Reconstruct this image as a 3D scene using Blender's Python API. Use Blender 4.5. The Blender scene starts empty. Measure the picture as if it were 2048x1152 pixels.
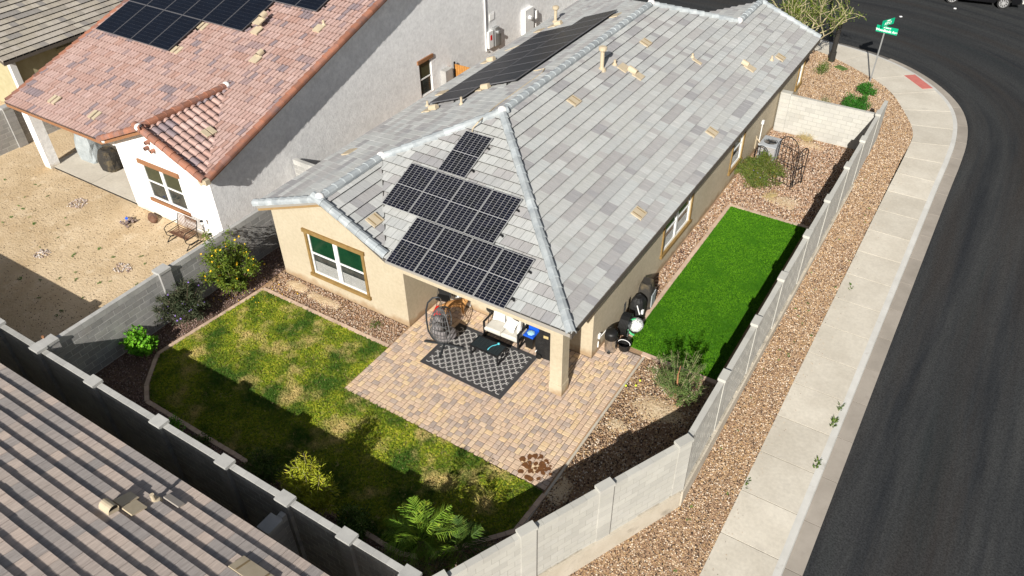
import bpy, bmesh, math, random
import numpy as np
from mathutils import Vector, Matrix, Euler
random.seed(7); RNG = np.random.default_rng(11)
R = math.radians
SC = bpy.context.scene
COL = SC.collection
# ---------------------------------------------------------------- camera
cam_d = bpy.data.cameras.new('camera'); cam = bpy.data.objects.new('camera', cam_d); COL.objects.link(cam); SC.camera = cam
cam_d.sensor_width = 36; cam_d.lens = 1574.188 / 2048 * 36; cam_d.clip_start = .5; cam_d.clip_end = 1000
yaw, pit, rol = 0.5776, -0.6815, -0.0199
fwd = Vector((-math.sin(yaw)*math.cos(pit), math.cos(yaw)*math.cos(pit), math.sin(pit)))
rt = Vector((math.cos(yaw), math.sin(yaw), 0)); up = rt.cross(fwd)
rt2 = math.cos(rol)*rt + math.sin(rol)*up; up2 = -math.sin(rol)*rt + math.cos(rol)*up
M = Matrix((rt2, up2, -fwd)).transposed().to_4x4(); M.translation = (18.8792, -14.2617, 17.139)
cam.matrix_world = M
# ---------------------------------------------------------------- sky, sun, exposure
SUN = Vector((.43, -1.63, 1.0)).normalized()
w = bpy.data.worlds.new('World'); SC.world = w; w.use_nodes = True
nt = w.node_tree; bg = nt.nodes['Background']; sky = nt.nodes.new('ShaderNodeTexSky')
sky.sky_type = 'NISHITA'; sky.sun_disc = False; sky.sun_elevation = math.asin(SUN.z); sky.sun_rotation = math.atan2(SUN.x, SUN.y)
hs = nt.nodes.new('ShaderNodeHueSaturation'); hs.inputs['Saturation'].default_value = .5; nt.links.new(sky.outputs[0], hs.inputs['Color']); nt.links.new(hs.outputs[0], bg.inputs[0]); bg.inputs[1].default_value = SKY_STRENGTH = .056
sd = bpy.data.lights.new('sun', 'SUN'); sd.energy = 5.0; sd.angle = R(.5); sd.color = (1, .955, .88)
sun = bpy.data.objects.new('sun', sd); COL.objects.link(sun); sun.rotation_euler = SUN.to_track_quat('Z', 'Y').to_euler()
sun.location = (0, -40, 40)
SC.view_settings.view_transform = 'Standard'; SC.view_settings.look = 'None'; SC.view_settings.gamma = 1
SC.view_settings.use_curve_mapping = False; SC.view_settings.exposure = .5
SC.cycles.max_bounces = 6; SC.cycles.diffuse_bounces = 3; SC.cycles.transparent_max_bounces = 8
SC.render.film_transparent = False

# ---------------------------------------------------------------- materials
def mat(name, c1, c2=None, sc=4, rough=.85, bump=0, bsc=60, bdist=.01, coord='world', stretch=(1,1,1), detail=6, metal=0,
        c3=None, sc3=1, lo=.35, hi=.65, ramp=None, rnd=None, rnd_amt=0, spec=.3, dirt=None, base=None, grain=None, voro=None, lo3=.45, hi3=.62):
    """ramp: list of colours picked by 'rnd' (attribute, object or instance random)"""
    m = bpy.data.materials.new(name); m.use_nodes = True; N = m.node_tree.nodes; L = m.node_tree.links
    b = N['Principled BSDF']; b.inputs['Roughness'].default_value = rough; b.inputs['Metallic'].default_value = metal
    b.inputs['Specular IOR Level'].default_value = spec
    if coord == 'world': src = N.new('ShaderNodeNewGeometry').outputs['Position']
    elif coord == 'uv': src = N.new('ShaderNodeUVMap').outputs[0]
    else: src = N.new('ShaderNodeTexCoord').outputs['Object']
    if coord == 'uv':
        oi = N.new('ShaderNodeObjectInfo'); ad = N.new('ShaderNodeVectorMath'); ad.operation = 'ADD'
        vm = N.new('ShaderNodeVectorMath'); vm.operation = 'SCALE'; vm.inputs[0].default_value = (37, 91, 13)
        L.new(oi.outputs['Random'], vm.inputs['Scale']); L.new(src, ad.inputs[0]); L.new(vm.outputs[0], ad.inputs[1]); src = ad.outputs[0]
    mp = N.new('ShaderNodeMapping'); mp.inputs['Scale'].default_value = stretch; L.new(src, mp.inputs[0])
    def noise(s, d=detail, vec=mp.outputs[0]):
        n = N.new('ShaderNodeTexNoise'); n.inputs['Scale'].default_value = s; n.inputs['Detail'].default_value = d
        n.inputs['Roughness'].default_value = .62; L.new(vec, n.inputs['Vector']); return n.outputs['Fac']
    def mix(f, a, bb, typ='MIX'):
        x = N.new('ShaderNodeMix'); x.data_type = 'RGBA'; x.blend_type = typ
        if isinstance(f, (int, float)): x.inputs[0].default_value = f
        else: L.new(f, x.inputs[0])
        for i, v in ((6, a), (7, bb)):
            if isinstance(v, tuple): x.inputs[i].default_value = (*v, 1)
            else: L.new(v, x.inputs[i])
        return x.outputs[2]
    def rng(v, a, c, o0=0., o1=1.):
        r = N.new('ShaderNodeMapRange'); r.inputs[1].default_value = a; r.inputs[2].default_value = c
        r.inputs[3].default_value = o0; r.inputs[4].default_value = o1; L.new(v, r.inputs[0]); return r.outputs[0]
    col = c1
    if c2: col = mix(rng(noise(sc), lo, hi), c1, c2)
    if ramp:
        if rnd == 'attr':
            a = N.new('ShaderNodeAttribute'); a.attribute_name = 'rnd'; f = a.outputs['Fac']
        else: f = N.new('ShaderNodeObjectInfo').outputs['Random']
        cr = N.new('ShaderNodeValToRGB'); cr.color_ramp.interpolation = 'CONSTANT' if len(ramp) > 3 else 'LINEAR'
        el = cr.color_ramp.elements
        while len(el) < len(ramp): el.new(.5)
        for i, c in enumerate(ramp):
            el[i].position = i/len(ramp) if len(ramp) > 3 else i/(len(ramp)-1); el[i].color = (*c, 1)
        L.new(f, cr.inputs[0]); col = mix(1, col, cr.outputs[0], 'MULTIPLY') if c2 else cr.outputs[0]
    if rnd_amt:
        f = N.new('ShaderNodeObjectInfo').outputs['Random']
        g = rng(f, 0, 1, 1-rnd_amt, 1+rnd_amt*.5)
        x = N.new('ShaderNodeCombineColor');
        for i in range(3): L.new(g, x.inputs[i])
        col = mix(1, col, x.outputs[0], 'MULTIPLY')
    if c3: col = mix(rng(noise(sc3, 5), lo3, hi3), col, c3)
    if dirt: # (colour, scale, lo, hi)
        col = mix(rng(noise(dirt[1], 8), dirt[2], dirt[3]), col, dirt[0])
    if grain: # (scale, amount): fine unstretched speckle in the material itself
        gr_ = rng(noise(grain[0], 3, src), .3, .7, 1-grain[1], 1+grain[1]); x = N.new('ShaderNodeCombineColor')
        for i in range(3): L.new(gr_, x.inputs[i])
        col = mix(1, col, x.outputs[0], 'MULTIPLY')
    if base: # splash dirt at the foot of a wall: (colour, height)
        sx = N.new('ShaderNodeSeparateXYZ'); L.new(src, sx.inputs[0]); ma = N.new('ShaderNodeMath'); ma.operation = 'MULTIPLY_ADD'
        L.new(noise(2.3, 8), ma.inputs[0]); ma.inputs[1].default_value = base[1]*2; L.new(sx.outputs[2], ma.inputs[2])
        ng = N.new('ShaderNodeMath'); ng.operation = 'SUBTRACT'; L.new(noise(2.3, 8), ng.inputs[0]); 
        dv = N.new('ShaderNodeMath'); dv.operation = 'DIVIDE'; L.new(sx.outputs[2], dv.inputs[0]); dv.inputs[1].default_value = base[1]*2; L.new(dv.outputs[0], ng.inputs[1])
        col = mix(rng(ng.outputs[0], .12, .42, 0, .75), col, base[0])
    if isinstance(col, tuple): b.inputs['Base Color'].default_value = (*col, 1)
    else: L.new(col, b.inputs['Base Color'])
    if bump:
        bp = N.new('ShaderNodeBump'); bp.inputs['Strength'].default_value = bump; bp.inputs['Distance'].default_value = bdist
        if voro:
            v = N.new('ShaderNodeTexVoronoi'); v.inputs['Scale'].default_value = voro; L.new(mp.outputs[0], v.inputs['Vector']); h = v.outputs['Distance']
        else: h = noise(bsc, 4)
        L.new(h, bp.inputs['Height']); L.new(bp.outputs[0], b.inputs['Normal'])
    return m
MT = {}
MT['cream'] = mat('cream_stucco', (.45,.385,.275), (.50,.435,.32), 1.2, .9, .9, 40, .016, c3=(.40,.335,.23), sc3=.6, lo3=.5, hi3=.8, base=((.30,.19,.10), .35), grain=(9, .08))
MT['white'] = mat('white_stucco', (.80,.80,.80), (.85,.85,.845), 1.5, .9, .6, 14, .02, detail=8, c3=(.74,.74,.735), sc3=.9, lo3=.5, hi3=.8, base=((.52,.44,.33), .3), grain=(6, .10))
MT['fcream'] = mat('ochre_stucco', (.36,.32,.19), (.42,.38,.24), 3, .9, .5, 40)
MT['trim'] = mat('brown_trim', (.20,.125,.04), (.27,.17,.06), 6, .8, .4, 60, .006)
MT['wood'] = mat('stained_wood_trim', (.22,.10,.045), (.32,.16,.08), 9, .7, .4, 50, stretch=(1,6,6))
MT['vinyl'] = mat('white_vinyl', (.75,.75,.74), rough=.45)
MT['greenscreen'] = mat('dark_green_glass', (.004,.03,.014), (.008,.045,.02), 3, .12, spec=.25)
MT['glass'] = mat('dark_glass', (.02,.025,.025), (.05,.06,.055), 2.5, .08, spec=.6)
MT['olivescreen'] = mat('olive_insect_screen', (.035,.04,.022), (.05,.055,.03), 3, .3)
MT['blind'] = mat('pale_blinds', (.42,.42,.40), (.5,.5,.48), 5, .7)
MT['blindgap'] = mat('blind_shadow_gap', (.12,.12,.12), rough=.8)
MT['dark'] = mat('black_metal', (.012,.012,.013), rough=.5)
MT['charcoal'] = mat('charcoal_metal', (.045,.05,.055), rough=.45, metal=.3)
MT['under'] = mat('roof_underlay', (.05,.048,.045), rough=.95)
MT['fascia'] = mat('dark_fascia', (.10,.085,.07), rough=.8)
MT['eave_grey'] = mat('grey_eave_board', (.30,.28,.25), rough=.85)
MT['fascia_cream'] = mat('painted_fascia', (.28,.18,.08), (.33,.22,.1), 5, rough=.8)
G = [(.46,.46,.455),(.50,.505,.495),(.53,.53,.515),(.57,.57,.555),(.42,.405,.40),(.52,.52,.50),(.55,.555,.54),(.47,.455,.445),(.38,.37,.375),(.50,.50,.485),(.53,.54,.53),(.51,.51,.495),(.44,.425,.42),(.54,.54,.525)]
MT['tile_grey'] = mat('grey_concrete_tile', (.64,.65,.655), (.92,.93,.935), 5, .9, .35, 30, .006, coord='uv', stretch=(5,.55,1), ramp=G, rnd='attr', lo=.2, hi=.75)
P = [(.56,.405,.365),(.61,.455,.42),(.58,.425,.385),(.54,.375,.33),(.63,.48,.445),(.59,.44,.40),(.34,.29,.315),(.57,.41,.37),(.53,.36,.31),(.59,.435,.39),(.61,.46,.42),(.44,.34,.34),(.60,.45,.41)]
MT['tile_pink'] = mat('terracotta_tile', (.56,.51,.49), (.84,.78,.76), 3, .8, .3, 20, .006, coord='uv', stretch=(3,1,1), ramp=P, rnd='attr', lo=.25, hi=.7)
Q = [(.45,.395,.36),(.50,.43,.39),(.41,.37,.35),(.53,.455,.405),(.38,.35,.335),(.47,.41,.375),(.55,.465,.41),(.35,.325,.315)]
MT['tile_rear'] = mat('taupe_ribbed_tile', (.68,.66,.65), (1.05,1.03,1.01), 3, .9, .5, 30, .006, coord='uv', stretch=(9,.8,1), ramp=Q, rnd='attr', lo=.25, hi=.7)
Fp = [(.33,.30,.26),(.40,.36,.30),(.45,.41,.35),(.37,.33,.28),(.28,.26,.24),(.43,.39,.34)]
MT['tile_far'] = mat('beige_flat_tile', (.75,.75,.75), (1.05,1.05,1.05), 4, .85, .3, 30, .006, coord='uv', stretch=(8,1,1), ramp=Fp, rnd='attr')
MT['cap_grey'] = mat('pale_ridge_cap', (.29,.32,.34), (.42,.45,.46), 3, .8, .3, 40, .006, rnd_amt=.18)
MT['cap_pink'] = mat('terracotta_ridge_cap', (.34,.15,.095), (.20,.13,.12), 2.2, .75, .2, 40, rnd_amt=.25, lo=.45, hi=.7)
MT['mortar_white'] = mat('white_mortar', (.72,.70,.68), rough=.9)
MT['beige_metal'] = mat('beige_painted_metal', (.44,.365,.255), (.50,.42,.30), 4, .6)
MT['beige_dark'] = mat('vent_louvre_tan', (.26,.19,.10), rough=.7)
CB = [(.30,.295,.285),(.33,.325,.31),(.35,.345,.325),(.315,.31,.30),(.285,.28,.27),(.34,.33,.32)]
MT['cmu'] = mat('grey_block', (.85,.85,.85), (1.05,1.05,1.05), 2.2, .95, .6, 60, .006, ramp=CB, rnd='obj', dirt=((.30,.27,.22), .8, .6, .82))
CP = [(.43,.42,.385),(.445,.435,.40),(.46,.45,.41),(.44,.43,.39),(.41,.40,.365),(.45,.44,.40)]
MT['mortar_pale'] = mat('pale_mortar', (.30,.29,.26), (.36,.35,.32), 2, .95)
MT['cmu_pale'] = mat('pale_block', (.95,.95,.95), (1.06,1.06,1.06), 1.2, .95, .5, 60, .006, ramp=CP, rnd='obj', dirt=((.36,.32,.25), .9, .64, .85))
MT['cmu_cap'] = mat('block_cap', (.37,.365,.35), (.44,.435,.415), 3, .95, .4, 60, .005, rnd_amt=.1)
MT['mortar'] = mat('mortar', (.58,.57,.54), (.50,.49,.47), 2, .95)
MT['plinth'] = mat('wall_footing', (.52,.47,.39), (.44,.39,.31), 1.4, .95, .8, 20, .015, detail=8, dirt=((.24,.21,.17), 1.6, .58, .75))
MT['conc'] = mat('pavement_concrete', (.48,.44,.37), (.56,.52,.445), .9, .9, .25, 50, .004, rnd_amt=.09, grain=(11, .07), dirt=((.40,.37,.32), 1.7, .58, .85))
MT['curb'] = mat('kerb_concrete', (.47,.46,.43), (.55,.54,.51), 1.5, .9, .2, 50, .004, dirt=((.33,.31,.28), 2.5, .6, .8))
MT['gutter'] = mat('gutter_concrete', (.27,.24,.205), (.33,.295,.255), 1.2, .9, .2, 50, .004, rnd_amt=.12, dirt=((.25,.22,.19), 2, .58, .8))
MT['joint'] = mat('joint_white', (.62,.61,.58), rough=.9)
MT['jointdark'] = mat('joint_dark', (.12,.11,.10), rough=.95)
MT['asphalt'] = mat('asphalt', (.023,.025,.028), (.047,.048,.048), 1.4, 1.0, .9, 110, .01, coord='uv', stretch=(1,.07,1), c3=(.037,.032,.029), sc3=.55, lo3=.48, hi3=.72, detail=9, dirt=((.016,.021,.024), .7, .55, .75), spec=.08, grain=(22, .38))
MT['dirt'] = mat('bare_dirt', (.47,.35,.21), (.60,.47,.31), .55, .95, 1.0, 12, .04, detail=10, c3=(.40,.27,.14), sc3=.33, lo3=.52, hi3=.75, dirt=((.66,.54,.38), 1.7, .55, .75))
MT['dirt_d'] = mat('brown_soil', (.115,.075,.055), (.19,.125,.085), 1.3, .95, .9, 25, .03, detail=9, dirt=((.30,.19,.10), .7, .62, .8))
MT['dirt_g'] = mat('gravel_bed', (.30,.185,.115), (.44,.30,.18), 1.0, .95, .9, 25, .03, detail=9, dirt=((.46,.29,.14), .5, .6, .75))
PV = [(.60,.44,.32),(.66,.50,.35),(.55,.42,.33),(.70,.53,.34),(.62,.46,.34),(.46,.37,.31),(.65,.48,.34),(.54,.42,.34),(.68,.50,.31),(.42,.34,.29),(.63,.47,.34),(.67,.51,.37)]
MT['paver'] = mat('paver', (.82,.82,.82), (1.0,1.0,1.0), 6, .9, .4, 50, .005, ramp=PV, rnd='attr', dirt=((.36,.27,.20), .9, .62, .82))
MT['paver_edge'] = mat('edging_brick', (.50,.36,.27), (.58,.44,.33), 3, .9, .3, 50, .004, rnd_amt=.15)
MT['paver_gap'] = mat('paver_sand', (.13,.095,.065), rough=.95)
MT['mulchstain'] = mat('wet_leaf_stain', (.11,.045,.018), (.17,.07,.02), 8, .8)
MT['soil_lawn'] = mat('lawn_soil', (.10,.13,.02), (.20,.19,.045), .9, .95, .6, 30, .02, detail=9, c3=(.36,.28,.12), sc3=1.2, lo3=.58, hi3=.7)
MT['turf_base'] = mat('turf_backing', (.045,.14,.008), (.06,.17,.01), 2, .95)
MT['steel'] = mat('brushed_steel', (.55,.54,.52), rough=.25, metal=.95)
MT['galv'] = mat('galvanised_steel', (.42,.43,.43), rough=.4, metal=.6)
MT['hvac'] = mat('grey_hvac_panel', (.36,.38,.40), rough=.5)
MT['hvac_fin'] = mat('hvac_fins', (.30,.27,.24), rough=.6)
MT['panel_cell'] = mat('solar_cell', (.006,.007,.010), (.008,.009,.018), 3, .12, spec=.2)
MT['panel_back'] = mat('white_backsheet', (.36,.36,.37), rough=.4)
MT['panel_frame'] = mat('silver_frame', (.55,.55,.55), rough=.35, metal=.5)
MT['frame_black'] = mat('anodised_black_frame', (.11,.11,.12), rough=.4)
MT['panel_black'] = mat('black_cell', (.006,.008,.014), (.007,.010,.018), 3, .3, spec=.08)
MT['panel_line'] = mat('thin_busbar', (.055,.06,.075), rough=.4)
MT['sign_green'] = mat('green_sign', (.0,.33,.17), rough=.45)
MT['sign_white'] = mat('sign_lettering', (.85,.87,.85), rough=.5)
MT['red'] = mat('red_plastic', (.62,.01,.008), rough=.35)
MT['redpad'] = mat('red_tactile_paving', (.46,.14,.12), (.52,.17,.14), 4, .9, .8, 40, .01, voro=16)
MT['rug'] = None
MT['cush'] = mat('pale_cushion', (.50,.48,.43), (.56,.54,.49), 4, .95, .3, 60)
MT['pillow'] = mat('white_pillow', (.74,.73,.71), (.8,.8,.78), 4, .95, .3, 20, .02)
MT['greycush'] = mat('grey_cushion', (.20,.185,.185), (.27,.25,.25), 3, .95, .5, 8, .05)
MT['wicker'] = mat('grey_wicker', (.07,.07,.072), (.12,.12,.12), 8, .8)
MT['black_cover'] = mat('black_vinyl_cover', (.010,.010,.011), (.02,.02,.02), 5, .55, .6, 6, .05)
MT['grey_cover'] = mat('grey_grill_cover', (.27,.30,.31), (.34,.37,.38), 3, .8, .6, 6, .05)
MT['brown_cover'] = mat('faded_black_cover', (.035,.032,.028), (.17,.13,.07), 2.0, .85, .6, 7, .06, lo=.5, hi=.75)
MT['tabletop'] = mat('black_slat_table', (.018,.026,.03), rough=.5)
MT['blue'] = mat('blue_lid', (.01,.09,.55), rough=.4)
MT['bag'] = mat('pale_blue_bag', (.30,.52,.60), rough=.5)
MT['cyan'] = mat('cyan_rope_toy', (.10,.52,.62), rough=.6)
MT['black'] = mat('black_plastic', (.012,.012,.012), rough=.45)
MT['rust'] = mat('rusty_bench_metal', (.11,.055,.035), (.19,.10,.06), 9, .7)
MT['green_foil'] = mat('shiny_green_cover', (.02,.35,.12), rough=.4)
MT['white_bag'] = mat('patterned_white_bag', (.68,.70,.68), (.15,.17,.15), 26, .6, lo=.52, hi=.6)
MT['tennis'] = mat('tennis_ball_felt', (.62,.80,.05), rough=.95)
MT['carpaint'] = mat('black_car_paint', (.006,.006,.007), rough=.12, spec=.6)
MT['tyre'] = mat('tyre_rubber', (.018,.018,.018), rough=.85)
MT['alloy'] = mat('alloy_wheel', (.62,.62,.62), rough=.3, metal=.6)
MT['redlamp'] = mat('tail_lamp', (.35,.01,.01), rough=.2)
MT['bark'] = mat('grey_brown_bark', (.16,.115,.08), (.26,.20,.14), 9, .9, .6, 30, .01)
MT['bark_red'] = mat('reddish_bark', (.34,.13,.06), (.45,.22,.12), 9, .9)
MT['darkpole'] = mat('dark_bronze_pole', (.03,.028,.025), rough=.5)
MT['dogfur'] = mat('ginger_dog_fur', (.34,.16,.055), (.42,.22,.08), 6, .95, .4, 60)
MT['dogwhite'] = mat('pale_dog_fur', (.62,.52,.42), rough=.95)
MT['orangewood'] = mat('orange_wood_slats', (.38,.17,.04), (.46,.22,.06), 5, .8)
def leafmat(n, a, b2, c): 
    m = mat(n, a, b2, 3.5, .6, lo=.35, hi=.6, dirt=(c, 5, .56, .7), spec=.25); return m
MT['leaf_y'] = leafmat('tecoma_leaves', (.045,.09,.010), (.12,.165,.014), (.22,.24,.02))
MT['petal_y'] = mat('yellow_petals', (.85,.52,.02), rough=.6)
MT['leaf_d'] = leafmat('dark_ruellia_leaves', (.03,.045,.02), (.06,.07,.035), (.085,.085,.045))
MT['petal_p'] = mat('purple_petals', (.34,.20,.72), rough=.6)
MT['leaf_g'] = leafmat('bright_green_leaves', (.06,.20,.012), (.13,.34,.015), (.24,.44,.03))
MT['leaf_o'] = leafmat('yellowing_leaves', (.18,.22,.012), (.34,.36,.02), (.46,.36,.03))
MT['leaf_s'] = leafmat('grey_green_leaves', (.045,.085,.02), (.11,.17,.04), (.26,.31,.11))
MT['leaf_m'] = leafmat('mid_green_leaves', (.04,.085,.015), (.085,.14,.02), (.14,.17,.03))
MT['leaf_q'] = leafmat('olive_mixed_leaves', (.05,.085,.015), (.11,.135,.02), (.22,.13,.045))
MT['leaf_h'] = leafmat('hedge_green_leaves', (.02,.10,.01), (.035,.15,.012), (.055,.18,.02))
MT['leaf_palm'] = leafmat('palm_leaflets', (.09,.18,.015), (.19,.30,.03), (.36,.40,.045))
MT['twig'] = mat('pale_twigs', (.33,.28,.17), (.42,.36,.22), 5, .9)
SG = [(.08,.05,.035),(.27,.175,.105),(.42,.30,.19),(.34,.225,.14),(.54,.42,.29),(.16,.10,.065),(.38,.27,.175),(.29,.20,.14),(.64,.55,.44),(.44,.29,.14),(.04,.028,.022),(.24,.14,.075)]
MT['stone'] = mat('gravel_stone', (1,1,1), rough=.9, ramp=SG, rnd='obj')
SP = [(.08,.05,.035),(.36,.24,.165),(.45,.32,.235),(.26,.16,.11),(.54,.43,.33),(.16,.095,.07),(.40,.28,.20),(.34,.19,.10),(.60,.52,.43),(.05,.03,.025),(.42,.27,.16)]
MT['stone_p'] = mat('pink_gravel_stone', (1,1,1), rough=.9, ramp=SP, rnd='obj')
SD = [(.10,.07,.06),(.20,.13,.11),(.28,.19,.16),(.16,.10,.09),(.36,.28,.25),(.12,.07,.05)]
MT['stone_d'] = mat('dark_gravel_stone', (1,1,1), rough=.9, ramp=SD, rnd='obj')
SR = [(.30,.25,.22),(.50,.44,.40),(.2,.15,.13),(.62,.58,.54),(.40,.30,.26)]
MT['rubble'] = mat('rubble_stone', (1,1,1), rough=.9, ramp=SR, rnd='obj')
MT['pebble'] = mat('dirt_pebble', (1,1,1), rough=.95, ramp=[(.12,.09,.06),(.2,.14,.09),(.5,.4,.28),(.08,.06,.045)], rnd='obj')
GL = [(.16,.23,.008),(.23,.30,.012),(.30,.34,.018),(.40,.40,.035),(.11,.19,.008),(.35,.36,.03)]
MT['grass'] = mat('lawn_grass', (1,1,1), rough=.8, ramp=GL, rnd='obj', c3=(.05,.115,.008), sc3=.55, lo3=.46, hi3=.60, dirt=((.56,.44,.17), .85, .52, .66))
N_ = MT['grass'].node_tree
MT['turf'] = mat('turf_grass', (1,1,1), rough=.7, ramp=[(.035,.125,.003),(.06,.19,.004),(.11,.28,.008),(.02,.085,.003)], rnd='obj', dirt=((.035,.13,.003), .8, .48, .66), spec=.15)
MT['weed'] = mat('weed_green', (.05,.12,.02), (.1,.18,.03), 5, .8)
MT['straw'] = mat('dry_straw', (.42,.33,.15), (.5,.4,.2), 5, .9)

# rug: moroccan trellis drawn with wave maths on its UVs
def rugmat():
    m = bpy.data.materials.new('trellis_rug'); m.use_nodes = True; N = m.node_tree.nodes; L = m.node_tree.links; b = N['Principled BSDF']
    b.inputs['Roughness'].default_value = .95; b.inputs['Specular IOR Level'].default_value = .1
    uv = N.new('ShaderNodeUVMap'); sp = N.new('ShaderNodeSeparateXYZ'); L.new(uv.outputs[0], sp.inputs[0])
    def mth(op, a, c=None, d=None):
        n = N.new('ShaderNodeMath'); n.operation = op
        for i, v in enumerate((a, c, d)):
            if v is None: continue
            if isinstance(v, (int, float)): n.inputs[i].default_value = v
            else: L.new(v, n.inputs[i])
        return n.outputs[0]
    pu, pv = .26, .27
    x = mth('MULTIPLY', sp.outputs[0], 1/pu); y = mth('MULTIPLY', sp.outputs[1], 1/pv)
    # wobbling lattice lines a = x+y, c = x-y with notch waves
    a = mth('ADD', x, y); c = mth('SUBTRACT', x, y)
    wa = mth('ADD', a, mth('MULTIPLY', mth('SINE', mth('MULTIPLY', c, 4*math.pi)), .09))
    wc = mth('ADD', c, mth('MULTIPLY', mth('SINE', mth('MULTIPLY', a, 4*math.pi)), .09))
    def line(v): return mth('LESS_THAN', mth('ABSOLUTE', mth('SUBTRACT', mth('FRACT', v), .5)), .052)
    f = mth('MAXIMUM', line(wa), line(wc))
    mx = N.new('ShaderNodeMix'); mx.data_type = 'RGBA'; mx.inputs[6].default_value = (.055, .054, .056, 1); mx.inputs[7].default_value = (.74, .72, .69, 1)
    # plain border
    inb = None
    for o, hw in ((sp.outputs[0], 1.36), (sp.outputs[1], .93)):
        t = mth('LESS_THAN', mth('ABSOLUTE', o), hw); inb = t if inb is None else mth('MULTIPLY', inb, t)
    L.new(mth('MULTIPLY', f, inb), mx.inputs[0]); L.new(mx.outputs[2], b.inputs['Base Color'])
    return m
MT['rug'] = rugmat()

# ---------------------------------------------------------------- mesh helpers
class MB:
    def __init__(s): s.v = []; s.f = []; s.m = []; s.uv = None; s.rnd = None; s.mats = []; s.smooth = False
    def mi(s, m):
        if m not in s.mats: s.mats.append(m)
        return s.mats.index(m)
    def add(s, vs, fs, m=0):
        o = len(s.v); s.v += [tuple(v) for v in vs]; s.f += [tuple(i+o for i in f) for f in fs]; s.m += [m]*len(fs); return s
    def box(s, a, b, m=0, rot=None, c=None):
        x0,y0,z0 = a; x1,y1,z1 = b
        vs = [(x0,y0,z0),(x1,y0,z0),(x1,y1,z0),(x0,y1,z0),(x0,y0,z1),(x1,y0,z1),(x1,y1,z1),(x0,y1,z1)]
        if rot is not None:
            cc = Vector(c) if c else (Vector(a)+Vector(b))/2
            vs = [tuple(cc + rot @ (Vector(v)-cc)) for v in vs]
        return s.add(vs, [(0,3,2,1),(4,5,6,7),(0,1,5,4),(1,2,6,5),(2,3,7,6),(3,0,4,7)], m)
    def bar(s, p, q, wd, h=None, m=0, upv=(0,0,1)):
        p = Vector(p); q = Vector(q); d = (q-p).normalized(); h = h or wd
        u = Vector(upv); sd = d.cross(u)
        if sd.length < 1e-4: sd = d.cross(Vector((1,0,0)))
        sd.normalize(); u = sd.cross(d).normalized(); a = sd*wd/2; b = u*h/2
        vs = [p-a-b, p+a-b, p+a+b, p-a+b, q-a-b, q+a-b, q+a+b, q-a+b]
        return s.add(vs, [(0,1,2,3),(7,6,5,4),(0,4,5,1),(1,5,6,2),(2,6,7,3),(3,7,4,0)], m)
    def tube(s, pts, r, n=6, m=0, cap=True):
        pts = [Vector(p) for p in pts]; rs = r if isinstance(r, (list, tuple)) else [r]*len(pts); o = len(s.v); prev = None
        for i, p in enumerate(pts):
            d = (pts[min(i+1, len(pts)-1)] - pts[max(i-1, 0)]); d = d.normalized() if d.length > 1e-9 else Vector((0,0,1))
            a = prev - d*prev.dot(d) if prev is not None else d.orthogonal()
            a = a.normalized() if a.length > 1e-6 else d.orthogonal().normalized(); prev = a; b = d.cross(a)
            for k in range(n):
                t = 2*math.pi*k/n; s.v.append(tuple(p + (a*math.cos(t)+b*math.sin(t))*rs[i]))
        for i in range(len(pts)-1):
            for k in range(n):
                s.f.append((o+i*n+k, o+i*n+(k+1)%n, o+(i+1)*n+(k+1)%n, o+(i+1)*n+k)); s.m.append(m)
        if cap:
            s.f.append(tuple(o+k for k in reversed(range(n)))); s.m.append(m)
            s.f.append(tuple(o+(len(pts)-1)*n+k for k in range(n))); s.m.append(m)
        return s
    def lathe(s, prof, n=16, m=0, c=(0,0,0), closed=False):
        o = len(s.v)
        for r, z in prof:
            for k in range(n):
                t = 2*math.pi*k/n; s.v.append((c[0]+r*math.cos(t), c[1]+r*math.sin(t), c[2]+z))
        for i in range(len(prof)-1):
            for k in range(n):
                s.f.append((o+i*n+k, o+i*n+(k+1)%n, o+(i+1)*n+(k+1)%n, o+(i+1)*n+k)); s.m.append(m)
        s.f.append(tuple(o+k for k in reversed(range(n)))); s.m.append(m)
        s.f.append(tuple(o+(len(prof)-1)*n+k for k in range(n))); s.m.append(m)
        return s
    def prism(s, poly, z0, z1, m=0):
        n = len(poly); A = sum(poly[i][0]*poly[(i+1)%n][1]-poly[(i+1)%n][0]*poly[i][1] for i in range(n))
        if A < 0: poly = poly[::-1]
        o = len(s.v); s.v += [(x,y,z0) for x,y in poly] + [(x,y,z1) for x,y in poly]
        s.f.append(tuple(o+i for i in reversed(range(n)))); s.f.append(tuple(o+n+i for i in range(n))); s.m += [m, m]
        for i in range(n): s.f.append((o+i, o+(i+1)%n, o+n+(i+1)%n, o+n+i)); s.m.append(m)
        return s
    def quad(s, vs, m=0): return s.add(vs, [tuple(range(len(vs)))], m)
    def mesh(s, name, mats):
        me = bpy.data.meshes.new(name)
        me.from_pydata(s.v, [], s.f)
        for m in (mats if isinstance(mats, (list, tuple)) else [mats]): me.materials.append(MT[m] if isinstance(m, str) else m)
        if len(me.materials) > 1: me.polygons.foreach_set('material_index', s.m)
        if s.uv is not None:
            l = me.uv_layers.new(name='UVMap'); l.data.foreach_set('uv', np.array(s.uv, dtype=np.float32).ravel())
        if s.rnd is not None:
            a = me.attributes.new('rnd', 'FLOAT', 'FACE'); a.data.foreach_set('value', s.rnd)
        if s.smooth: me.polygons.foreach_set('use_smooth', [True]*len(me.polygons))
        me.update(); return me
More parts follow.
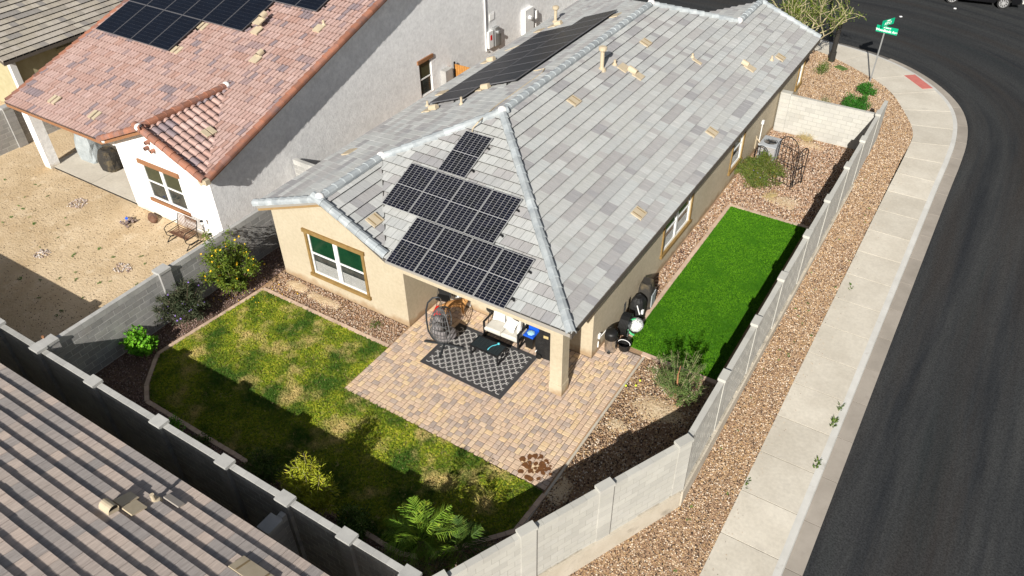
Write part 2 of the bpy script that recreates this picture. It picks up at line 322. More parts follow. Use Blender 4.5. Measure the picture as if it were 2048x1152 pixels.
def link(name, data, parent=None, world=False, label=None, cat=None, group=None, kind=None, loc=None, rz=None):
    o = bpy.data.objects.new(name, data); COL.objects.link(o)
    if loc is not None: o.location = loc
    if rz is not None: o.rotation_euler = (0, 0, rz)
    if parent is not None:
        o.parent = parent
        if world: o.matrix_parent_inverse = Matrix.Translation(-Vector(parent.location)) if parent.parent is None else Matrix.Identity(4)
    tag(o, label, cat, group, kind); return o
def tag(o, label=None, cat=None, group=None, kind=None):
    if label: o['label'] = label
    if cat: o['category'] = cat
    if group: o['group'] = group
    if kind: o['kind'] = kind
    return o
def part(name, mb, mats, parent, **k): return link(name, mb.mesh(name, mats), parent, **k)
def thing(name, label, cat, loc=(0,0,0), rz=0, group=None):
    o = bpy.data.objects.new(name, None); o.empty_display_size = .2; COL.objects.link(o)
    o.location = loc; o.rotation_euler = (0,0,rz); return tag(o, label, cat, group)
def structure(name, mb, mats): return link(name, mb.mesh(name, mats), kind='structure')
def kids(o): return [c for c in bpy.data.objects if c.parent is o]
def dup(root, loc, rz, label, group=None, scale=None):
    def cp(o, par):
        c = o.copy(); COL.objects.link(c)
        if par is not None: c.parent = par; c.matrix_parent_inverse = o.matrix_parent_inverse
        for k in list(o.children): cp(k, c)
        return c
    r = cp(root, None); r.location = loc; r.rotation_euler = (0,0,rz); r['label'] = label
    if group: r['group'] = group
    if scale: r.scale = (scale,)*3
    return r
# ---------------------------------------------------------------- scattering of uncountable small stuff
def poly_mesh(name, polys, zf):
    bm = bmesh.new()
    for p in polys:
        vs = [bm.verts.new((x, y, zf(x, y))) for x, y in p]; bm.faces.new(vs)
    bmesh.ops.triangulate(bm, faces=bm.faces[:]); me = bpy.data.meshes.new(name); bm.to_mesh(me); bm.free()
    if me.polygons and sum(p.normal.z for p in me.polygons) < 0: me.flip_normals()
    return me
def scatter(name, me, density, m, shape='stone', size=.03, seed=1, lo=(.6,.6,.4), hi=(1.4,1.2,.9), tilt=math.pi, label=None, parent=None, top=True):
    ng = bpy.data.node_groups.new(name+'_nodes', 'GeometryNodeTree')
    ng.interface.new_socket('Geometry', in_out='INPUT', socket_type='NodeSocketGeometry')
    ng.interface.new_socket('Geometry', in_out='OUTPUT', socket_type='NodeSocketGeometry')
    N = ng.nodes; L = ng.links; gi = N.new('NodeGroupInput'); go = N.new('NodeGroupOutput')
    d = N.new('GeometryNodeDistributePointsOnFaces'); d.inputs['Density'].default_value = density; d.inputs['Seed'].default_value = seed
    L.new(gi.outputs[0], d.inputs['Mesh'])
    if shape == 'stone':
        s = N.new('GeometryNodeMeshIcoSphere'); s.inputs['Radius'].default_value = size; s.inputs['Subdivisions'].default_value = 1; geo = s.outputs[0]
    else:
        jn = N.new('GeometryNodeJoinGeometry')
        for k in range(6):
            c = N.new('GeometryNodeMeshCone'); c.inputs['Vertices'].default_value = 3; c.fill_type = 'NONE'
            c.inputs['Radius Top'].default_value = .0005; c.inputs['Radius Bottom'].default_value = size*.14; c.inputs['Depth'].default_value = size
            t = N.new('GeometryNodeTransform'); a = k*2.4; rr = size*.42*(k % 3+1)/3
            t.inputs['Translation'].default_value = (math.cos(a)*rr, math.sin(a)*rr, -.002); t.inputs['Rotation'].default_value = (math.sin(a)*.6, -math.cos(a)*.6*-1, a)
            L.new(c.outputs[0], t.inputs['Geometry']); L.new(t.outputs[0], jn.inputs[0])
        geo = jn.outputs[0]
    sm = N.new('GeometryNodeSetMaterial'); sm.inputs['Material'].default_value = MT[m]; L.new(geo, sm.inputs['Geometry'])
    ip = N.new('GeometryNodeInstanceOnPoints'); L.new(d.outputs['Points'], ip.inputs['Points']); L.new(sm.outputs[0], ip.inputs['Instance'])
    rv = N.new('FunctionNodeRandomValue'); rv.data_type = 'FLOAT_VECTOR'
    rv.inputs[0].default_value = (-tilt, -tilt, 0); rv.inputs[1].default_value = (tilt, tilt, 6.283); L.new(rv.outputs[0], ip.inputs['Rotation'])
    rs = N.new('FunctionNodeRandomValue'); rs.data_type = 'FLOAT_VECTOR'; rs.inputs['Seed'].default_value = seed+3
    rs.inputs[0].default_value = lo; rs.inputs[1].default_value = hi; L.new(rs.outputs[0], ip.inputs['Scale'])
    L.new(ip.outputs[0], go.inputs[0])
    o = link(name, me, kind='stuff', label=label, parent=parent); md = o.modifiers.new('scatter', 'NODES'); md.node_group = ng; return o

CAMP = Vector((18.8792, -14.2617, 17.139))
def px(p):
    d = Vector(p)-CAMP; z = d.dot(fwd); return (512+787.1*d.dot(rt2)/z, 288-787.1*d.dot(up2)/z) if z > 0 else (-1e5, -1e5)
def inframe(p, m=6):
    x, y = px(p); return -m < x < 1024+m and -m < y < 576+m

# ---------------------------------------------------------------- tiled roof planes
def clip(poly, conv):
    out = poly
    n = len(conv)
    A = sum(conv[i][0]*conv[(i+1)%n][1]-conv[(i+1)%n][0]*conv[i][1] for i in range(n))
    cv = conv if A > 0 else conv[::-1]
    for i in range(n):
        a = cv[i]; b = cv[(i+1)%n]; ex, ey = b[0]-a[0], b[1]-a[1]; inp = out; out = []
        if not inp: return []
        f = lambda p: ex*(p[1]-a[1])-ey*(p[0]-a[0])
        for j in range(len(inp)):
            p = inp[j]; q = inp[(j+1)%len(inp)]; fp, fq = f(p), f(q)
            if fp >= -1e-9: out.append(p)
            if (fp > 1e-9 and fq < -1e-9) or (fp < -1e-9 and fq > 1e-9):
                t = fp/(fp-fq); out.append((p[0]+(q[0]-p[0])*t, p[1]+(q[1]-p[1])*t))
    return out
def area(p): return abs(sum(p[i][0]*p[(i+1)%len(p)][1]-p[(i+1)%len(p)][0]*p[i][1] for i in range(len(p))))/2 if len(p) > 2 else 0
class Roof:
    """collects the tiles of one house: the largest ones in view become objects, the rest one piece of stuff"""
    def __init__(s, roofpart, mname, tw, ex, prof, hl=.062, hu=.03, stag=True, nvar=14, limit=290, tile='roof_tile', mixp=.62, wave=0.):
        s.rp = roofpart; s.m = mname; s.tw = tw; s.ex = ex; s.prof = prof; s.hl = hl; s.hu = hu; s.stag = stag; s.c = []; s.mb = MB(); s.mb.uv = []; s.mb.rnd = []
        s.limit = limit; s.name = tile; s.vars = []; s.mixp = mixp; s.last = None; s.wave = wave
        for k in range(nvar):
            mb = MB(); mb.uv = []; mb.rnd = []; s.emit(mb, None, 0, 0, (k+.5)/nvar, None, hl, hu)
            s.vars.append(mb.mesh(tile, mname))
    def H(s, x):
        p = s.prof
        for i in range(len(p)-1):
            if p[i][0]*s.tw-1e-9 <= x <= p[i+1][0]*s.tw+1e-9:
                t = (x-p[i][0]*s.tw)/max(1e-9, (p[i+1][0]-p[i][0])*s.tw); return p[i][1]+(p[i+1][1]-p[i][1])*t
        return p[-1][1]
    def emit(s, mb, F, u0, v0, rnd, convs, hl, hu):
        L = s.ex+.02; g = .007
        gap = hl > .05
        def put(pts, skirts):
            o = len(mb.v); n = len(pts); zs = [s.H(x)+hl+(hu-hl)*y/L for x, y in pts]
            P2_ = [(u0+x, v0+y, z) for (x, y), z in zip(pts, zs)]
            low = lambda p, d: (F(p[0], p[1]+.004, p[2]-d) if F else (p[0], p[1]+.004, p[2]-d))
            P3 = [(u0+x, v0+y, z) for (x, y), z in zip(pts, zs)]; Q3 = [(u0+x, v0+y, 0) for x, y in pts]
            if F: P3 = [F(*p) for p in P3]; Q3 = [F(*p) for p in Q3]
            mb.v += P3; mb.f.append(tuple(range(o, o+n))); mb.m.append(0); mb.rnd.append(rnd)
            mb.uv += [(u0+x, v0+y) for x, y in pts]
            for i in skirts:
                j = (i+1) % n; o2 = len(mb.v); dr = .012 if (gap and abs(pts[i][1]) < 1e-6 and abs(pts[j][1]) < 1e-6) else None
                mb.v += ([Q3[i], Q3[j]] if dr is None else [low(P2_[i], dr), low(P2_[j], dr)])
                mb.f.append((o+j, o+i, o2, o2+1)); mb.m.append(0); mb.rnd.append(rnd)
                mb.uv += [(u0+pts[j][0], v0+pts[j][1]), (u0+pts[i][0], v0+pts[i][1]), (u0+pts[i][0], v0+pts[i][1]+.05), (u0+pts[j][0], v0+pts[j][1]+.05)]
        P = s.prof
        for i in range(len(P)-1):
            xa = P[i][0]*s.tw+(g if i == 0 else 0); xb = P[i+1][0]*s.tw-(g if i == len(P)-2 else 0)
            q = [(xa, 0), (xb, 0), (xb, L), (xa, L)]
            if convs is None:
                sk = [0]+([1] if i == len(P)-2 else [])+([3] if i == 0 else []); put(q, sk)
            else:
                for cv in convs:
                    c2 = clip([(x+u0, y+v0) for x, y in q], cv)
                    if area(c2) < 2e-4: continue
                    c2 = [(x-u0, y-v0) for x, y in c2]; n = len(c2); sk = []
                    for k in range(n):
                        a, b = c2[k], c2[(k+1) % n]
                        if abs(a[0]-xa) < 1e-6 and abs(b[0]-xa) < 1e-6 and i > 0: continue
                        if abs(a[0]-xb) < 1e-6 and abs(b[0]-xb) < 1e-6 and i < len(P)-2: continue
                        if abs(a[1]-L) < 1e-6 and abs(b[1]-L) < 1e-6: continue
                        sk.append(k)
                    put(c2, sk)
    def plane(s, org, vdir, slope, polys, holes=()):
        """org: point on the eave line (x,y,z); polys: convex plan polygons; holes: plan rects left without tiles"""
        vd = Vector((*vdir, 0)); ud = Vector((vdir[1], -vdir[0], 0)); k = math.sqrt(1+slope*slope)
        V = Vector((vdir[0], vdir[1], slope))/k; U = ud; Nn = U.cross(V).normalized(); O = Vector(org)
        F = lambda u, v, h: tuple(O+U*u+V*v+Nn*h)
        cv = [[((Vector((x, y, 0))-Vector((O.x, O.y, 0))).dot(ud), (Vector((x, y, 0))-Vector((O.x, O.y, 0))).dot(vd)*k) for x, y in p] for p in polys]
        us = [p[0] for c in cv for p in c]; vs = [p[1] for c in cv for p in c]
        rot = Matrix((U, V, Nn)).transposed().to_4x4()
        v = min(vs); row = 0
        while v < max(vs)-.02:
            u = math.floor(min(us)/s.tw)*s.tw-(s.tw/2 if s.stag and row % 2 else 0)
            while u < max(us):
                full = [(u, v), (u+s.tw, v), (u+s.tw, v+s.ex+.02), (u, v+s.ex+.02)]
                a = sum(area(clip(full, c)) for c in cv); fa = area(full)
                if a > .0006:
                    c0 = Vector(F(u+s.tw/2, v+s.ex/2, 0))
                    if not any(h[0] < c0.x < h[2] and h[1] < c0.y < h[3] for h in holes):
                        rnd = (random.random() if random.random() < s.mixp or s.last is None else s.last); s.last = rnd; j = random.uniform(-.003, .005)+s.wave*math.sin(u*1.7+row*.9)
                        if a > fa-1e-5: s.c.append((c0, rot, F(u, v, 0), (F, u, v, rnd, j)))
                        else: s.emit(s.mb, F, u, v, rnd, cv, s.hl+j, s.hu)
                u += s.tw
            v += s.ex; row += 1
    def finish(s):
        vis = sorted([c for c in s.c if inframe(c[0], 2)], key=lambda c: (c[0]-CAMP).length)
        near = vis[:s.limit]; ids = set(id(c) for c in near); pos = []
        for i, (c0, rot, p, (F, u, v, rnd, j)) in enumerate(near):
            o = link(s.name, s.vars[int(rnd*len(s.vars)) % len(s.vars)], s.rp); m = rot.copy(); m.translation = Vector(p)
            o.matrix_local = m @ Matrix.Rotation(random.uniform(-.006, .006), 4, 'X') @ Matrix.Rotation(random.uniform(-.003, .003), 4, 'Z')
        for c in s.c:
            if id(c) in ids: continue
            F, u, v, rnd, j = c[3]; s.emit(s.mb, F, u, v, rnd, None, s.hl+j, s.hu)
        if s.mb.f: link(s.name+'s', s.mb.mesh(s.name+'s', s.m), s.rp, kind='stuff')
def capmesh(name, mname, r=.13, L=.42, seg=5, flat=False):
    mb = MB(); 
    def ring(y, rr, z): return [(math.cos(math.pi*k/seg)*rr, y, math.sin(math.pi*k/seg)*rr*.75+z) for k in range(seg+1)]
    a = ring(0, r*1.05, .015); b = ring(L, r*.93, -.01); n = seg+1
    mb.add(a+b, [(i+1, i, n+i, n+i+1) for i in range(seg)])
    a2 = ring(0, r*.9, .0); mb.add(a+a2, [(i, i+1, n+i+1, n+i) for i in range(seg)])
    mb.add([b[0], b[-1], (b[-1][0], L, -.08), (b[0][0], L, -.08), a[0], a[-1], (a[-1][0], 0, -.08), (a[0][0], 0, -.08)], [(0,4,7,3),(1,2,6,5)])
    return mb.mesh(name, mname)
def caps(p, q, me, parent, step=.37, name='ridge_cap'):
    p = Vector(p); q = Vector(q); d = q-p; L = d.length; n = max(1, int(L/step)); d.normalize()
    X = d.cross(Vector((0,0,1))).normalized(); Z = X.cross(d); rot = Matrix((X, d, Z)).transposed().to_4x4(); vis = []
    for i in range(n+1):
        if i*step > L-.1: break
        pp = p+d*(i*step); m = rot.copy(); m.translation = pp
        o = link(name, me, parent); o.matrix_local = m @ Matrix.Rotation(random.uniform(-.02,.02), 4, 'Z')
def deck(polys3, thick=.13):
    mb = MB()
    for p in polys3:
        n = len(p); o = len(mb.v); mb.v += [tuple(v) for v in p] + [(v[0], v[1], v[2]-thick) for v in p]
        mb.f.append(tuple(o+i for i in range(n))); mb.f.append(tuple(o+n+i for i in reversed(range(n)))); mb.m += [0, 1]
        for i in range(n): mb.f.append((o+i, o+n+i, o+n+(i+1)%n, o+(i+1)%n)); mb.m.append(1)
    return mb
# walls as boxes around rectangular holes; axis 'y' = wall plane normal to y
def rwall(mb, axis, pos, thick, a0, a1, z0, z1, holes=(), m=0):
    A = sorted({a0, a1, *[h[0] for h in holes], *[h[1] for h in holes]}); Z = sorted({z0, z1, *[h[2] for h in holes], *[h[3] for h in holes]})
    for i in range(len(A)-1):
        for j in range(len(Z)-1):
            ca, cz = (A[i]+A[i+1])/2, (Z[j]+Z[j+1])/2
            if any(h[0] < ca < h[1] and h[2] < cz < h[3] for h in holes): continue
            lo, hi = sorted((pos, pos+thick))
            if axis == 'y': mb.box((A[i], lo, Z[j]), (A[i+1], hi, Z[j+1]), m)
            else: mb.box((lo, A[i], Z[j]), (hi, A[i+1], Z[j+1]), m)
def gprism(mb, axis, pos, thick, poly, m=0):
    n = len(poly); lo, hi = sorted((pos, pos+thick)); o = len(mb.v)
    for t in (lo, hi):
        for a, z in poly: mb.v.append((a, t, z) if axis == 'y' else (t, a, z))
    mb.f += [tuple(o+i for i in range(n)), tuple(o+n+i for i in reversed(range(n)))]; mb.m += [m, m]
    for i in range(n): mb.f.append((o+i, o+n+i, o+n+(i+1)%n, o+(i+1)%n)); mb.m.append(m)
def window(parent, axis, pos, out, a0, a1, z0, z1, trim=.10, sill=True, top='greenscreen', trimm='trim', head_only=False, split=True, blind=True, lower='glass', pr=.04):
    """a double window: 'window' part = vinyl frame, sub-parts pane, blind, trim"""
    def P(a, d, z): return (a, pos+out*d, z) if axis == 'y' else (pos+out*d, a, z)
    def B(mb, a, b, d0, d1, zz0, zz1, m=0):
        p, q = P(a, d0, zz0), P(b, d1, zz1); mb.box(tuple(map(min, p, q)), tuple(map(max, p, q)), m)
    fr = MB(); f = .05; mid = (a0+a1)/2; zm = (z0+z1)/2; bays = [(a0, mid-.04), (mid+.04, a1)] if split else [(a0, a1)]
    B(fr, a0, a1, -.09, -.03, z0, z0+f); B(fr, a0, a1, -.09, -.03, z1-f, z1)
    if split: B(fr, mid-.07, mid+.07, -.09, -.02, z0+f, z1-f)
    for a, b in bays:
        B(fr, a, a+f, -.09, -.031, z0+f, z1-f); B(fr, b-f, b, -.09, -.031, z0+f, z1-f); B(fr, a+f, b-f, -.085, -.035, zm-.03, zm+.03)
    wn = part('window', fr, 'vinyl', parent, world=True)
    for a, b in bays:
        pu = MB(); B(pu, a+f, b-f, -.08, -.06, zm+.03, z1-f); part('pane', pu, top, wn)
        pl = MB(); B(pl, a+f, b-f, -.08, -.065, z0+f, zm-.03); part('pane', pl, lower, wn)
        if blind:
            bl = MB(); z = z0+f+.02
            while z < z0+f+(zm-z0)*.55:
                B(bl, a+f+.03, b-f-.03, -.064, -.058, z, z+.022); z += .045
            part('blind', bl, 'blind', wn)
    tm = MB(); t = trim
    if head_only:
        B(tm, a0-.12, a1+.12, -.01, .07, z1+.0, z1+.17); B(tm, a0-.1, a1+.1, -.01, .07, z0-.14, z0)
    else:
        B(tm, a0-t-.05, a1+t+.05, 0, pr+.03, z1, z1+t*1.35); B(tm, a0-t-.05, a1+t+.05, 0, pr+.04, z0-t*1.2, z0)
        B(tm, a0-t, a0, 0, pr, z0, z1); B(tm, a1, a1+t, 0, pr, z0, z1)
    part('trim', tm, trimm, wn)
    return wn
FLAT = [(0,0),(1,0)]

# ================================================================ TERRAIN AND STREET
def zs(y): return min(0., -.78+.034*(y+3))
def catmull(pts, n=6):
    out = []
    P = [pts[0]]+list(pts)+[pts[-1]]
    for i in range(1, len(P)-2):
        for k in range(n):
            t = k/n; a, b, c, d = [np.array(P[i+j], float) for j in (-1, 0, 1, 2)]
            out.append(tuple(.5*((2*b)+(-a+c)*t+(2*a-5*b+4*c-d)*t*t+(-a+3*b-3*c+d)*t**3)))
    out.append(tuple(pts[-1])); return out
E_ = catmull([(19.02,-60),(19.02,-30),(19.02,-10),(19.02,0),(19.02,8),(19.03,14),(19.04,18),(19.06,20.5),(19.0,22.6),(18.72,24.6),(18.1,26.4),(17.0,28.1),(15.6,29.5),(14.0,30.5),(12.3,31.1),(10.4,31.35),(6,31.4),(-10,31.4),(-70,31.4)], 5)
def offs(pl, d):
    out = []
    for i, p in enumerate(pl):
        a = np.array(pl[max(i-1, 0)]); b = np.array(pl[min(i+1, len(pl)-1)]); t = (b-a)/np.linalg.norm(b-a); out.append((p[0]+t[1]*d, p[1]-t[0]*d))
    return out   # d>0 : to the street side (right of travel)
def strip(mb, A, B, za, zb, m=0, uva=0, uvb=1, arc=None):
    n = len(A); o = len(mb.v); mb.v += [(x, y, zs(y)+za) for x, y in A] + [(x, y, zs(y)+zb) for x, y in B]
    for i in range(n-1):
        mb.f.append((o+i, o+n+i, o+n+i+1, o+i+1)); mb.m.append(m)
        if mb.uv is not None: mb.uv += [(uva, arc[i]), (uvb, arc[i]), (uvb, arc[i+1]), (uva, arc[i+1])]
arc = [0]
for i in range(1, len(E_)): arc.append(arc[-1]+math.dist(E_[i], E_[i-1]))
gm = MB(); gm.add([(x, y, min(0, -.78+.034*(y+3))-.3) for y in (-160, 19.9, 260) for x in (-200, 200)], [(0,1,3,2),(2,3,5,4)]); structure('ground', gm, 'dirt')
YP = [(-80,-7.75),(12.4,-7.75),(15.5,-1.35),(15.5,23),(12,27.5),(-80,27.5)]
yg_ = MB(); yg_.prism(YP, -3, -.035); structure('yard_ground', yg_, 'dirt_g')
road = MB(); road.uv = []; ds = [0, .8, 1.7, 2.6, 3.5, 4.4, 5.3, 6.2, 7.2, 8.2, 9.4, 10.8, 30]
OF = [offs(E_, d) for d in ds]
for i in range(len(ds)-1): strip(road, OF[i], OF[i+1], -.11, -.11, 0, ds[i], ds[i+1], arc)
structure('road', road, 'asphalt')
C0 = offs(E_, -.43); C1 = offs(E_, -.46); C2 = offs(E_, -.60); C3 = offs(E_, -.64)
# sidewalk inner edge
S_ = catmull([(16.86,-60),(16.86,-12),(16.86,0),(16.87,10),(16.89,16),(16.92,20.4),(16.78,22.3),(15.95,24.3),(15.1,25.9),(14.0,27.1),(12.3,28.3),(10.6,29.25),(8,29.7),(0,29.8),(-70,29.8)], 5)
def param(pl, p):
    best = None
    for i in range(len(pl)-1):
        a = np.array(pl[i]); b = np.array(pl[i+1]); t = np.clip(np.dot(np.array(p)-a, b-a)/max(1e-9, np.dot(b-a, b-a)), 0, 1); q = a+(b-a)*t; dd = np.linalg.norm(q-np.array(p))
        if best is None or dd < best[0]: best = (dd, i+t)
    return best[1]
def at(pl, s):
    i = min(int(s), len(pl)-2); t = s-i; return (pl[i][0]+(pl[i+1][0]-pl[i][0])*t, pl[i][1]+(pl[i+1][1]-pl[i][1])*t)
def slab(inner, outer, s0, s1, zt, th, gap=.012, n=5):
    A = [at(inner, s0[0]+(s1[0]-s0[0])*k/n) for k in range(n+1)]; B = [at(outer, s0[1]+(s1[1]-s0[1])*k/n) for k in range(n+1)]
    for X in (A, B):
        for e, o in ((0, 1), (n, n-1)):
            v = np.array(X[o])-np.array(X[e]); L = np.linalg.norm(v); X[e] = tuple(np.array(X[e])+v/L*gap)
    mb = MB(); k = n+1; mb.v = [(x, y, zs(y)+zt) for x, y in A+B] + [(x, y, zs(y)+zt-th) for x, y in A+B]
    for i in range(n):
        mb.f.append((i, k+i, k+i+1, i+1)); mb.f.append((i, i+1, 2*k+i+1, 2*k+i)); mb.f.append((k+i+1, k+i, 3*k+i, 3*k+i+1))
    mb.f += [(0, 2*k, 3*k, k), (n, k+n, 3*k+n, 2*k+n)]; mb.m = [0]*len(mb.f); return mb
sw = MB(); nS = 140
SI = [at(S_, s) for s in np.linspace(param(S_, (16.86,-40)), param(S_, (-20,29.8)), nS)]
SO = [at(C3, s) for s in np.linspace(param(C3, (18.4,-40)), param(C3, (-20,30.8)), nS)]
strip(sw, SI, SO, -.03, -.03)
sidewalk = structure('sidewalk', sw, 'joint')
J = []
y = 16.76
while y > -14: J.append(((16.86, y), (18.38, y))); y -= 1.52
J = J[::-1]+[((16.88,18.28),(18.4,18.3)),((16.9,19.75),(18.42,19.95)),((16.9,21.2),(18.46,21.7)),((16.55,22.9),(18.4,23.4)),((15.95,24.3),(17.9,25.2)),((15.15,25.8),(17.0,27.2)),((13.95,27.15),(15.7,28.7)),((12.0,28.5),(13.0,30.25)),((10.3,29.35),(10.6,30.75)),((8.7,29.62),(8.8,30.76)),((7.1,29.72),(7.1,30.76)),((5.5,29.74),(5.5,30.76))]
for a, b in zip(J[:-1], J[1:]):
    s0 = (param(S_, a[0]), param(C3, a[1])); s1 = (param(S_, b[0]), param(C3, b[1]))
    part('slab', slab(S_, C3, s0, s1, .0, .12, .013), 'conc', sidewalk)
kb = MB(); strip(kb, C3, C2, -.006, -.006); strip(kb, C2, C1, -.006, -.02); strip(kb, C1, C0, -.02, -.12)
structure('kerb', kb, 'curb')
gt = MB(); strip(gt, C0, E_, -.135, -.125); gutter = structure('gutter', gt, 'jointdark')
GY = [16.06-1.6*k for k in range(0, 20)][::-1]+[17.7,19.3,20.9,22.5,24.0,25.4,26.6,27.7,28.6,29.4]
gp = []
for k, yy in enumerate(GY):
    pt = (18.6, yy) if yy < 23 else at(C0, param(C0, (18.4-(yy-23)*.75, yy)))
    gp.append((param(C0, pt), param(E_, pt)))
for a, b in zip(gp[:-1], gp[1:]): part('gutter_slab', slab(C0, E_, a, b, -.108, .05, .010, 4), 'gutter', gutter)
# roadside gravel
def xin(y):
    if y < 20.4: return 16.86
    s = param(S_, (15.2, y)); b = min(((abs(at(S_, t)[1]-y)), at(S_, t)[0]) for t in np.linspace(param(S_, (16.9,20)), param(S_, (8,29.7)), 160)); return b[1]
def xwest(y):
    if y < -7.75: return 12.5
    if y < -1.35: return 12.45+(y+7.75)*(3.1/6.4)
    if y < 19.45: return 15.5
    if y < 23.5: return 11.32
    return 4
rows = [-40,-20,-12,-9,-7.76,-7.74,-6,-4,-2,-1.35,2,6,10,14,18,19.449,19.451,21,22,22.8,23.49,23.51,24.3,25,25.8,26.5,27.1,27.8,28.4,29,29.3]
ge = MB(); V2 = []
for y in rows:
    a, b = xwest(y), xin(y)
    for k in range(4): V2.append((a+(b-a)*k/3, y, zs(y)-.012))
ge.add(V2, [(i*4+k, i*4+k+1, i*4+k+5, i*4+k+4) for i in range(len(rows)-1) for k in range(3)])
structure('gravel_verge', ge, 'dirt_g')
me_v = ge.mesh('gravel', 'stone'); 
# keep the scatter inside view: same sheet
scatter('gravel', me_v, 950, 'stone', 'stone', .025, 3, label='tan and rust gravel between block wall and pavement')
far = MB(); 
far.prism([(-40,43.4-.17*60+1.2),(60,43.2+.17*40),(60,60),(-40,60)], -.3, .0)
structure('far_verge', far, 'conc')
fk = MB(); fk.bar((-40, 43.0-.17*59, -.02), (60, 43.0+.17*41, -.02), .35, .16); structure('far_kerb', fk, 'curb')
# red tactile pad in the corner ramp
rp = MB(); rp.add([(x, y, z) for z in (.0, .012) for x, y in ((15.21,28.29),(16.3,27.11),(16.72,27.45),(15.65,28.66))], [(4,5,6,7),(0,1,5,4),(1,2,6,5),(2,3,7,6),(3,0,4,7)])
o = part('tactile_pad', rp, 'redpad', None); tag(o, 'red bumpy tactile pad set in the pavement at the street corner', 'paving pad')
# pale driveway north of the neighbour
dv = MB(); dv.box((-9.5, 23.2, -.034), (-.2, 31, -.004)); drv = structure('driveway', dv, 'conc')
db = MB(); db.box((-9.5,23.2,-.004),(-6.42,31,.012)); db.box((-6.40,23.2,-.004),(-3.32,31,.012)); db.box((-3.30,23.2,-.004),(-.2,31,.012)); part('driveway_slab', db, 'conc', drv)
# ================================================================ YARD SURFACES
z0 = lambda x, y: 0.
LAWN = [(.0,-1.15),(-.36,-4.66),(-.38,-5.15),(.45,-6.2),(.98,-6.58),(3.4,-6.62),(10.5,-6.62),(11.0,-6.45),(12.5,-4.65),(12.56,-3.32),(5.58,-3.22),(5.58,-1.15)]
LAWNA = [(.0,-1.15),(-.36,-4.66),(-.38,-5.15),(.0,-5.65),(5.58,-5.65),(5.58,-1.15)]; LAWNB = [(.0,-5.65),(.45,-6.2),(.98,-6.58),(3.4,-6.62),(10.5,-6.62),(11.0,-6.45),(11.65,-5.65)]; LAWNC = [(5.58,-5.65),(11.65,-5.65),(12.5,-4.65),(12.56,-3.27),(5.58,-3.22)]
lm = MB()
for q_ in (LAWNA, LAWNB, LAWNC): lm.prism(q_, -.06, -.006)
structure('lawn_ground', lm, 'soil_lawn')
scatter('lawn_grass', poly_mesh('lawn_grass', [LAWNA, LAWNB, LAWNC], z0), 1100, 'grass', 'tuft', .045, 5, lo=(.7,.7,.5), hi=(1.5,1.5,1.2), tilt=.5, label='patchy green and straw coloured back lawn')
TURF = [(11.97,2.93),(14.92,2.93),(14.92,12.22),(11.97,12.22)]
tm_ = MB(); tm_.prism(TURF, -.06, -.002); structure('turf_ground', tm_, 'turf_base')
scatter('turf_grass', poly_mesh('turf_grass', [TURF], z0), 2600, 'turf', 'tuft', .032, 6, lo=(.7,.7,.7), hi=(1.4,1.4,1.2), tilt=.35, label='bright green artificial turf strip in the side yard')
# gravel beds
BEDW = [(0.06,-.02),(5.5,-.02),(5.5,-1.0),(0.1,-1.0)]
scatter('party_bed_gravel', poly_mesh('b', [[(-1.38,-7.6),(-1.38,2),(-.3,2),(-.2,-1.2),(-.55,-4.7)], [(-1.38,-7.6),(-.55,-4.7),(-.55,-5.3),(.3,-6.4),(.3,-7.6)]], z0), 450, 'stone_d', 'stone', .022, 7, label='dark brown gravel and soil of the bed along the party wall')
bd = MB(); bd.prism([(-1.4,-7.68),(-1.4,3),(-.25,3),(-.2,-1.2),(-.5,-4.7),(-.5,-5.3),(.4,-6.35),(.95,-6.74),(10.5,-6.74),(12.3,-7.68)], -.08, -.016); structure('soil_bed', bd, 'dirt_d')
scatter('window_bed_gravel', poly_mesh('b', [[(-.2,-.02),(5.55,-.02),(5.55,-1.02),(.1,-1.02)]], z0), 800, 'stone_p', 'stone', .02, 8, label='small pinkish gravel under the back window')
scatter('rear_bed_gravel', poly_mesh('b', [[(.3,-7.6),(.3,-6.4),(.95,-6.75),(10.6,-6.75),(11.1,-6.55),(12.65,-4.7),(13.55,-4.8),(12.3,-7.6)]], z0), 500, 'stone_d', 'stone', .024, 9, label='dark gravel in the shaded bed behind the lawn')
scatter('corner_gravel', poly_mesh('b', [[(12.72,2.7),(15.35,2.7),(15.35,-1.3),(13.4,-5),(12.72,-4.6)]], z0), 620, 'stone', 'stone', .027, 10, label='mixed gravel between patio and corner block wall')
scatter('side_gravel', poly_mesh('b', [[(11.35,12.35),(15.4,12.35),(15.4,19.2),(11.35,19.2)], [(11.35,2.8),(11.8,2.8),(11.8,12.35),(11.35,12.35)]], z0), 520, 'stone_p', 'stone', .029, 12, label='pinkish gravel along the side wall and round the cooling unit')
